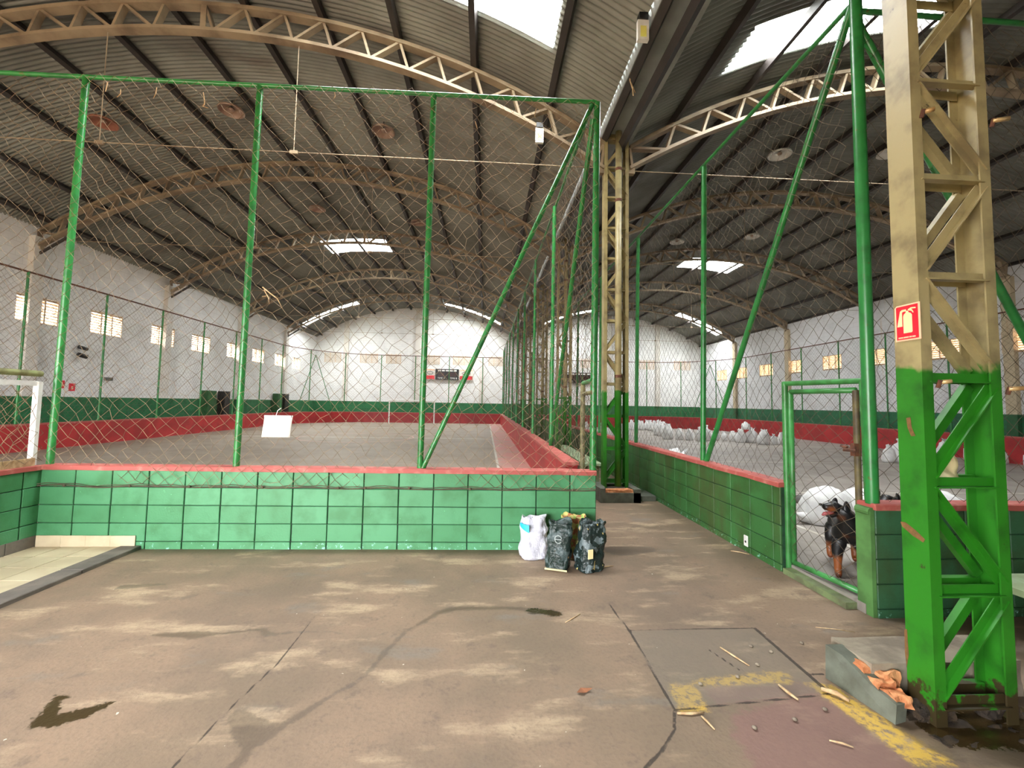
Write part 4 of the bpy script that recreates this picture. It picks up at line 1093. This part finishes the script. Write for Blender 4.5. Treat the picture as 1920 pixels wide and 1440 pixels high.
for i, (p, L) in enumerate(tw):
    m = MB(); q = V(p); m.tube([q, q + V((random.uniform(-.02,.02), 0, -L*.6)), q + V((random.uniform(-.05,.05), .0, -L))], [.004,.005,.003], 5)
    tag(put('twine_scrap', m, WOOD), CARD[i] + ' pale scrap of twine dangling just below the top rail of the front fence', 'twine', 'twine scraps under the top rail')
# litter on the concrete
TW = [((1.691,3.048),(1.767,2.83),.006,'long pale stick lying on the square concrete lid'), ((1.827,2.631),(1.852,2.498),.009,'thick brown stick at the edge of the concrete lid'), ((1.094,2.419),(1.247,2.421),.007,'straw bundle at the corner of the concrete lid'), ((1.218,2.394),(1.24,2.297),.006,'short twig below the corner of the concrete lid'), ((1.795,2.204),(1.882,2.156),.005,'thin twig on the reddish painted floor'),
      ((.657,3.422),(.804,3.554),.004,'curved straw beside the wet streak'), ((1.237,4.516),(1.384,4.572),.006,'thin stick on the floor beside the rubbish bags'), ((2.93,5.02),(3.08,4.90),.006,'pink stick at the foot of the aisle wall'), ((2.06,2.58),(2.14,2.47),.014,'short cigar shaped stub beside the plinth'), ((2.6,3.3),(2.85,3.22),.003,'thin straw on the floor in front of the gate wall')]
for a, b, rd, lb in TW:
    mid = ((a[0]+b[0])/2 + random.uniform(-.012,.012), (a[1]+b[1])/2 + random.uniform(-.012,.012))
    m = MB(); m.tube([(a[0],a[1],rd), (mid[0],mid[1],rd*1.6), (b[0],b[1],rd)], [rd*.7, rd, rd*.6], 6)
    tag(put('dry_stick', m, WOOD, None, True), lb, 'stick', 'sticks and straw on the concrete')
m = MB(); m.add([(.57,2.60,.012),(.60,2.63,.02),(.64,2.64,.012),(.67,2.62,.022),(.63,2.605,.008),(.61,2.585,.018)], [(0,1,4,5),(1,2,3,4)])
tag(put('dry_leaf', m, DRYLEAF), 'curled brown leaf lying alone on the concrete', 'leaf')
for i in range(9):
    x, y = [(1.83,2.84),(1.62,2.72),(1.35,2.66),(1.92,3.05),(2.02,2.98),(1.72,2.35),(1.46,2.3),(2.32,3.08),(1.95,2.42)][i]
    m = MB(); m.lathe([(0,-.003),(.012,0),(.014,.006),(.006,.011),(0,.012)], 7, (x, y, .004))
    tag(put('pebble', m, CONC, None, True), 'small pale crumb of concrete on the floor around the lid', 'crumb', 'concrete crumbs around the lid')
# outlet plate on the aisle wall
r = thing('outlet_plate', 'white outlet plate with a black hole low on the aisle wall', 'outlet', (3.10, 5.0, .13))
attach(bpy.data.objects.new('plate', bevelled(.012, .075, .125, .004, WHITE)), r, Matrix.Translation((3.106, 5.0, .128)))
m = MB(); m.tube([(3.103, 5.0, .118), (3.098, 5.0, .118)], .014, 12); put('hole', m, BLACK, r)
# benches
def bench(label, lo, hi, zt, cols):
    r = thing('bench', label, 'bench', ((lo[0]+hi[0])/2, (lo[1]+hi[1])/2, 0))
    m = MB(); m.box((lo[0], lo[1], zt - .045), (hi[0], hi[1], zt)); put('seat', m, BENCH, r)
    for x, y in cols:
        m = MB(); m.box((x - .04, y - .04, 0), (x + .04, y + .04, zt - .045)); put('leg', m, BENCH, r)
bench('long pale green bench along the aisle behind the downpipe column', (2.02, 8.75), (2.42, 12.7), .50, [(2.1,8.9),(2.34,8.9),(2.1,12.55),(2.34,12.55)])
bench('pale green bench cut off beyond the big lattice column', (3.72, 2.70), (4.9, 3.12), .47, [(3.80,2.78),(3.80,3.04),(4.8,2.78),(4.8,3.04)])
# weeds in the aisle
for i, (x, y, h) in enumerate(((1.85, 11.2, 1.35), (1.75, 13.3, 1.1), (1.65, 9.2, .75))):
    r = thing('weed', ['tall weed growing beside the aisle fence', 'second weed growing beside the end of the long bench', 'low weed sprouting by the small gate'][i], 'plant', (x, y, 0), group='weeds in the aisle')
    for k in range(22):
        a = random.uniform(0, 2*PI); L = h * random.uniform(.5, 1); sp = random.uniform(.1, .35)
        b = V((x + .06*math.cos(a), y + .06*math.sin(a), 0)); mid = b + V((sp*.4*math.cos(a), sp*.4*math.sin(a), L*.6)); e = b + V((sp*math.cos(a), sp*math.sin(a), L*random.uniform(.7,1)))
        w_ = V((-math.sin(a), math.cos(a), 0)) * .018
        m = MB(); m.add([b-w_, b+w_, mid+w_*1.2, mid-w_*1.2, e], [(0,1,2,3),(3,2,4)]); put('leaf_blade', m, LEAF, r)
# ------------------------------------------------------------------ lamps, lights, signs, boards
def dome_lamp(label, x, y, mat, cz):
    z = zroof(x) - .30
    r = thing('dome_lamp', label, 'lamp', (x, y, z), group='dome lamps under the roofs')
    m = MB(); m.lathe([(.28,0),(.295,.010),(.27,.06),(.17,.11),(.05,.135),(.045,.115),(.16,.09),(.255,.05),(.272,.008),(.28,0)], 24, (x, y, z)); put('shade', m, mat, r, True)
    sh_ = r.children[0]
    m = MB(); m.tube([(x,y,z+.12),(x,y,z+.28)], .015, 8); put('stem', m, PURL, r)
    m = MB(); m.lathe([(0,.015),(.05,.03),(.06,.06),(.03,.10),(0,.11)], 12, (x,y,z)); put('bulb', m, SHADE, sh_, True)
for i, (x, y, mm) in enumerate(((-9.29,10.5,SHADER),(-6.42,10.6,SHADE),(-2.76,10.8,SHADE),(-6.4,16.0,SHADE),(-2.74,16.4,SHADE))):
    dome_lamp(['rust coloured dome lamp nearest the side wall of the empty court', 'pale dome lamp near the crown of the vault beside the second fence post', 'pale dome lamp hanging beside the third fence post', 'smaller looking dome lamp behind the second truss near the crown', 'smaller looking dome lamp behind the second truss toward the gutter'][i], x, y, mm, 0)
for i, (x, y) in enumerate(((7.76,10.7),(10.8,10.6),(10.7,16.5),(7.8,17.0))):
    dome_lamp(['pale dome lamp over the court with sacks nearest the brace', 'pale dome lamp over the court with sacks half hidden by the big column', 'smaller looking dome lamp beyond the second truss above the sacks', 'smaller looking dome lamp beyond the second truss next to the fence pole'][i], x, y, WHITE, 0)
def emer(label, x, y, z):
    r = thing('emergency_light', label, 'emergency light', (x, y, z), group='emergency lights')
    m = MB(); m.box((x-.075, y-.03, z-.15), (x+.075, y+.03, z+.13)); h_ = put('housing', m, WHITE, r)
    m = MB(); m.box((x-.04, y-.036, z-.11), (x+.04, y-.03, z+.04)); put('lens', m, YELLOW, h_)
    m = MB(); m.box((x-.06, y-.05, z+.13), (x+.06, y+.05, z+.22)); put('lamp_head', m, BLACK, r)
emer('emergency light with yellow panel hanging below the first truss', .90, 7.68, 6.70)
emer('emergency light with yellow panel fixed to the edge of the gutter', 2.0, 5.35, 6.72)
m = MB(); m.tube([(2.14,6.25,6.86),(2.12,6.22,6.72),(2.16,6.2,6.55),(2.17,6.2,6.45)], .008, 6); m.tube([(2.14,6.25,6.86),(2.13,6.22,6.7),(2.20,6.2,6.50)], .006, 6)
tag(put('loose_rope', m, WOOD, None, True), 'frayed tan rope dangling from the edge of the gutter', 'rope')
def text(name, body, size, M, mat, parent):
    cu = bpy.data.curves.new(name, 'FONT'); cu.body = body; cu.size = size; cu.extrude = .004; cu.align_x = 'CENTER'; cu.align_y = 'CENTER'; cu.materials.append(mat)
    o = bpy.data.objects.new(name, cu); COL.objects.link(o)
    me = bpy.data.meshes.new_from_object(o.evaluated_get(bpy.context.evaluated_depsgraph_get())); bpy.data.objects.remove(o)
    if not me.materials: me.materials.append(mat)
    return attach(bpy.data.objects.new(name, me), parent, M)
def scoreboard(label, x0, x1, z0, z1, ads):
    r = thing('scoreboard', label, 'scoreboard', ((x0+x1)/2, YF - .1, z0))
    m = MB(); m.box((x0, YF - .14, z0), (x1, YF - .012, z1)); bd_ = put('board', m, BLACK, r)
    W = x1 - x0; H = z1 - z0
    R = Matrix.Rotation(PI/2, 4, 'X')
    for k in range(5):
        m = MB(); a = x0 + W*(.1 + .17*k); m.box((a, YF-.15, z1 - H*.22), (a + W*.13, YF-.14, z1 - H*.08)); put('print_strip', m, WHITE, bd_)
    for k, t_ in ((.25, 'TIME A'), (.78, 'TIME B')):
        text('lettering', t_, H*.22, Matrix.Translation((x0 + W*k, YF-.146, z0 + H*.14)) @ R, WHITE, bd_)
    for k in (.25, .75):
        m = MB(); m.box((x0 + W*(k-.13), YF-.15, z0 + H*.32), (x0 + W*(k+.13), YF-.14, z0 + H*.66)); put('display', m, plain('display_maroon', lin(62,20,24), lin(40,16,18), 9, .3) if 'display_maroon' not in bpy.data.materials else bpy.data.materials['display_maroon'], bd_)
    for a, b, lb in ads:
        q = thing('advert_board', lb, 'advert board', ((a+b)/2, YF-.1, z0), group='advert boards on the end wall')
        m = MB(); m.box((a, YF-.11, z0), (b, YF - .012, z1)); pn_ = put('panel', m, PAPER, q)
        m = MB(); m.box((a + .05*(b-a), YF-.12, z0 + .04), (b - .05*(b-a), YF-.11, z0 + H*.38)); put('red_field', m, SIGNRED, pn_)
        m = MB(); m.box((a + .05*(b-a), YF-.12, z1 - .12), (b - .05*(b-a), YF-.11, z1 - .04)); put('red_strip', m, SIGNPK, pn_)
        cx = (a+b)/2; cz = z0 + H*.62; n = 20
        m = MB(); m.tube([(cx + (b-a)*.3*math.cos(t), YF-.12, cz + H*.12*math.sin(t)) for t in np.linspace(0, 2*PI, 21)], .02, 6); put('oval_mark', m, GREYRAG, pn_)
scoreboard('black scoreboard with TIME A and TIME B on the wall of the empty court', -3.95, -2.15, 3.45, 4.30, [(-4.75,-3.99,'red and white advert board beside the TIME A end of the scoreboard'), (-2.11,-1.0,'red and white advert board partly behind the brace pipe')])
r = scoreboard('dark red and black scoreboard behind the lattice columns', 6.0, 8.6, 3.42, 4.25, [(5.5,5.9,'narrow red advert board beside the darker scoreboard')])
# goal frame at the far end
r = thing('goal_frame', 'thin white goal frame at the far end of the empty court', 'goal', (-5.0, 29.4, ZL))
pipe('goal_post', (-6.45, 29.4, ZL), (-6.45, 29.4, 1.75), .045, WHITE, r); pipe('goal_post', (-3.45, 29.4, ZL), (-3.45, 29.4, 1.75), .045, WHITE, r); pipe('crossbar', (-6.5, 29.4, 1.75), (-3.4, 29.4, 1.75), .045, WHITE, r)
# on the side wall of the empty court
for i, (y, z) in enumerate(((14.2, 2.05), (14.55, 1.97))):
    m = MB(); m.box((XL, y - .10, z - .12), (XL + .015, y + .10, z + .12)); r = thing('safety_sign', ['small red safety sign with white mark on the side wall', 'small red safety sign beside the one with a white mark'][i], 'sign', (XL, y, z))
    put('panel', m, SIGNRED, r); m = MB(); m.box((XL + .015, y - .03, z - .07), (XL + .02, y + .03, z + .07 - .04*i)); put('pictogram', m, SIGNPK, r)
for i, z in enumerate((3.25, 3.0)):
    r = thing('wall_camera', ['upper dark camera on the white side wall', 'lower dark camera on the white side wall'][i], 'camera', (XL + .1, 14.68, z))
    m = MB(); m.tube([(XL, 14.68, z), (XL + .12, 14.68, z)], .03, 8); put('arm', m, BLACK, r)
    m = MB(); m.tube([(XL + .10, 14.56, z + .03), (XL + .16, 14.80, z - .03)], .07 if i else .055, 12); put('body', m, BLACK, r, True)
r = thing('exit_lamp', 'small grey wall fitting between two fence posts', 'fitting', (XL, 15.83, 2.3)); m = MB(); m.box((XL, 15.68, 2.25), (XL+.06, 15.98, 2.36)); put('housing', m, GREYRAG, r); m = MB(); m.box((XL+.06, 15.72, 2.27), (XL+.065, 15.94, 2.34)); put('cover', m, CONCD, r)
for i, (y0, y1, mm) in enumerate(((20.75, 21.4, DGREEN), (22.0, 22.5, BLACK), (27.45, 28.1, DGREEN), (28.45, 29.0, BLACK))):
    r = thing('wall_locker', ['tall green locker panel by the side wall', 'tall black locker panel next to the green one', 'green locker panel nearer the end wall', 'black locker panel nearer the end wall'][i], 'locker', (-12.9, (y0+y1)/2, 0), group='panels at the side wall')
    m = MB(); m.box((-13.15, y0, 0), (-12.85, y1, 2.05)); put('panel', m, mm, r); m = MB(); m.box((-12.85, y0 + .04, .95), (-12.835, y1 - .04, 2.0)); put('door', m, mm, r)
# tie struts from the pilasters to the roof
for i, Y in enumerate(PY[1:]):
    m = MB(); m.tube([(XL + .1, Y, 5.8), (XL + .9, Y, 6.35)], .04, 8)
    tag(put('roof_strut', m, PURL), ORD[i] + ' short dark strut from the camera between side wall pilaster and truss', 'strut', 'struts on the side wall')
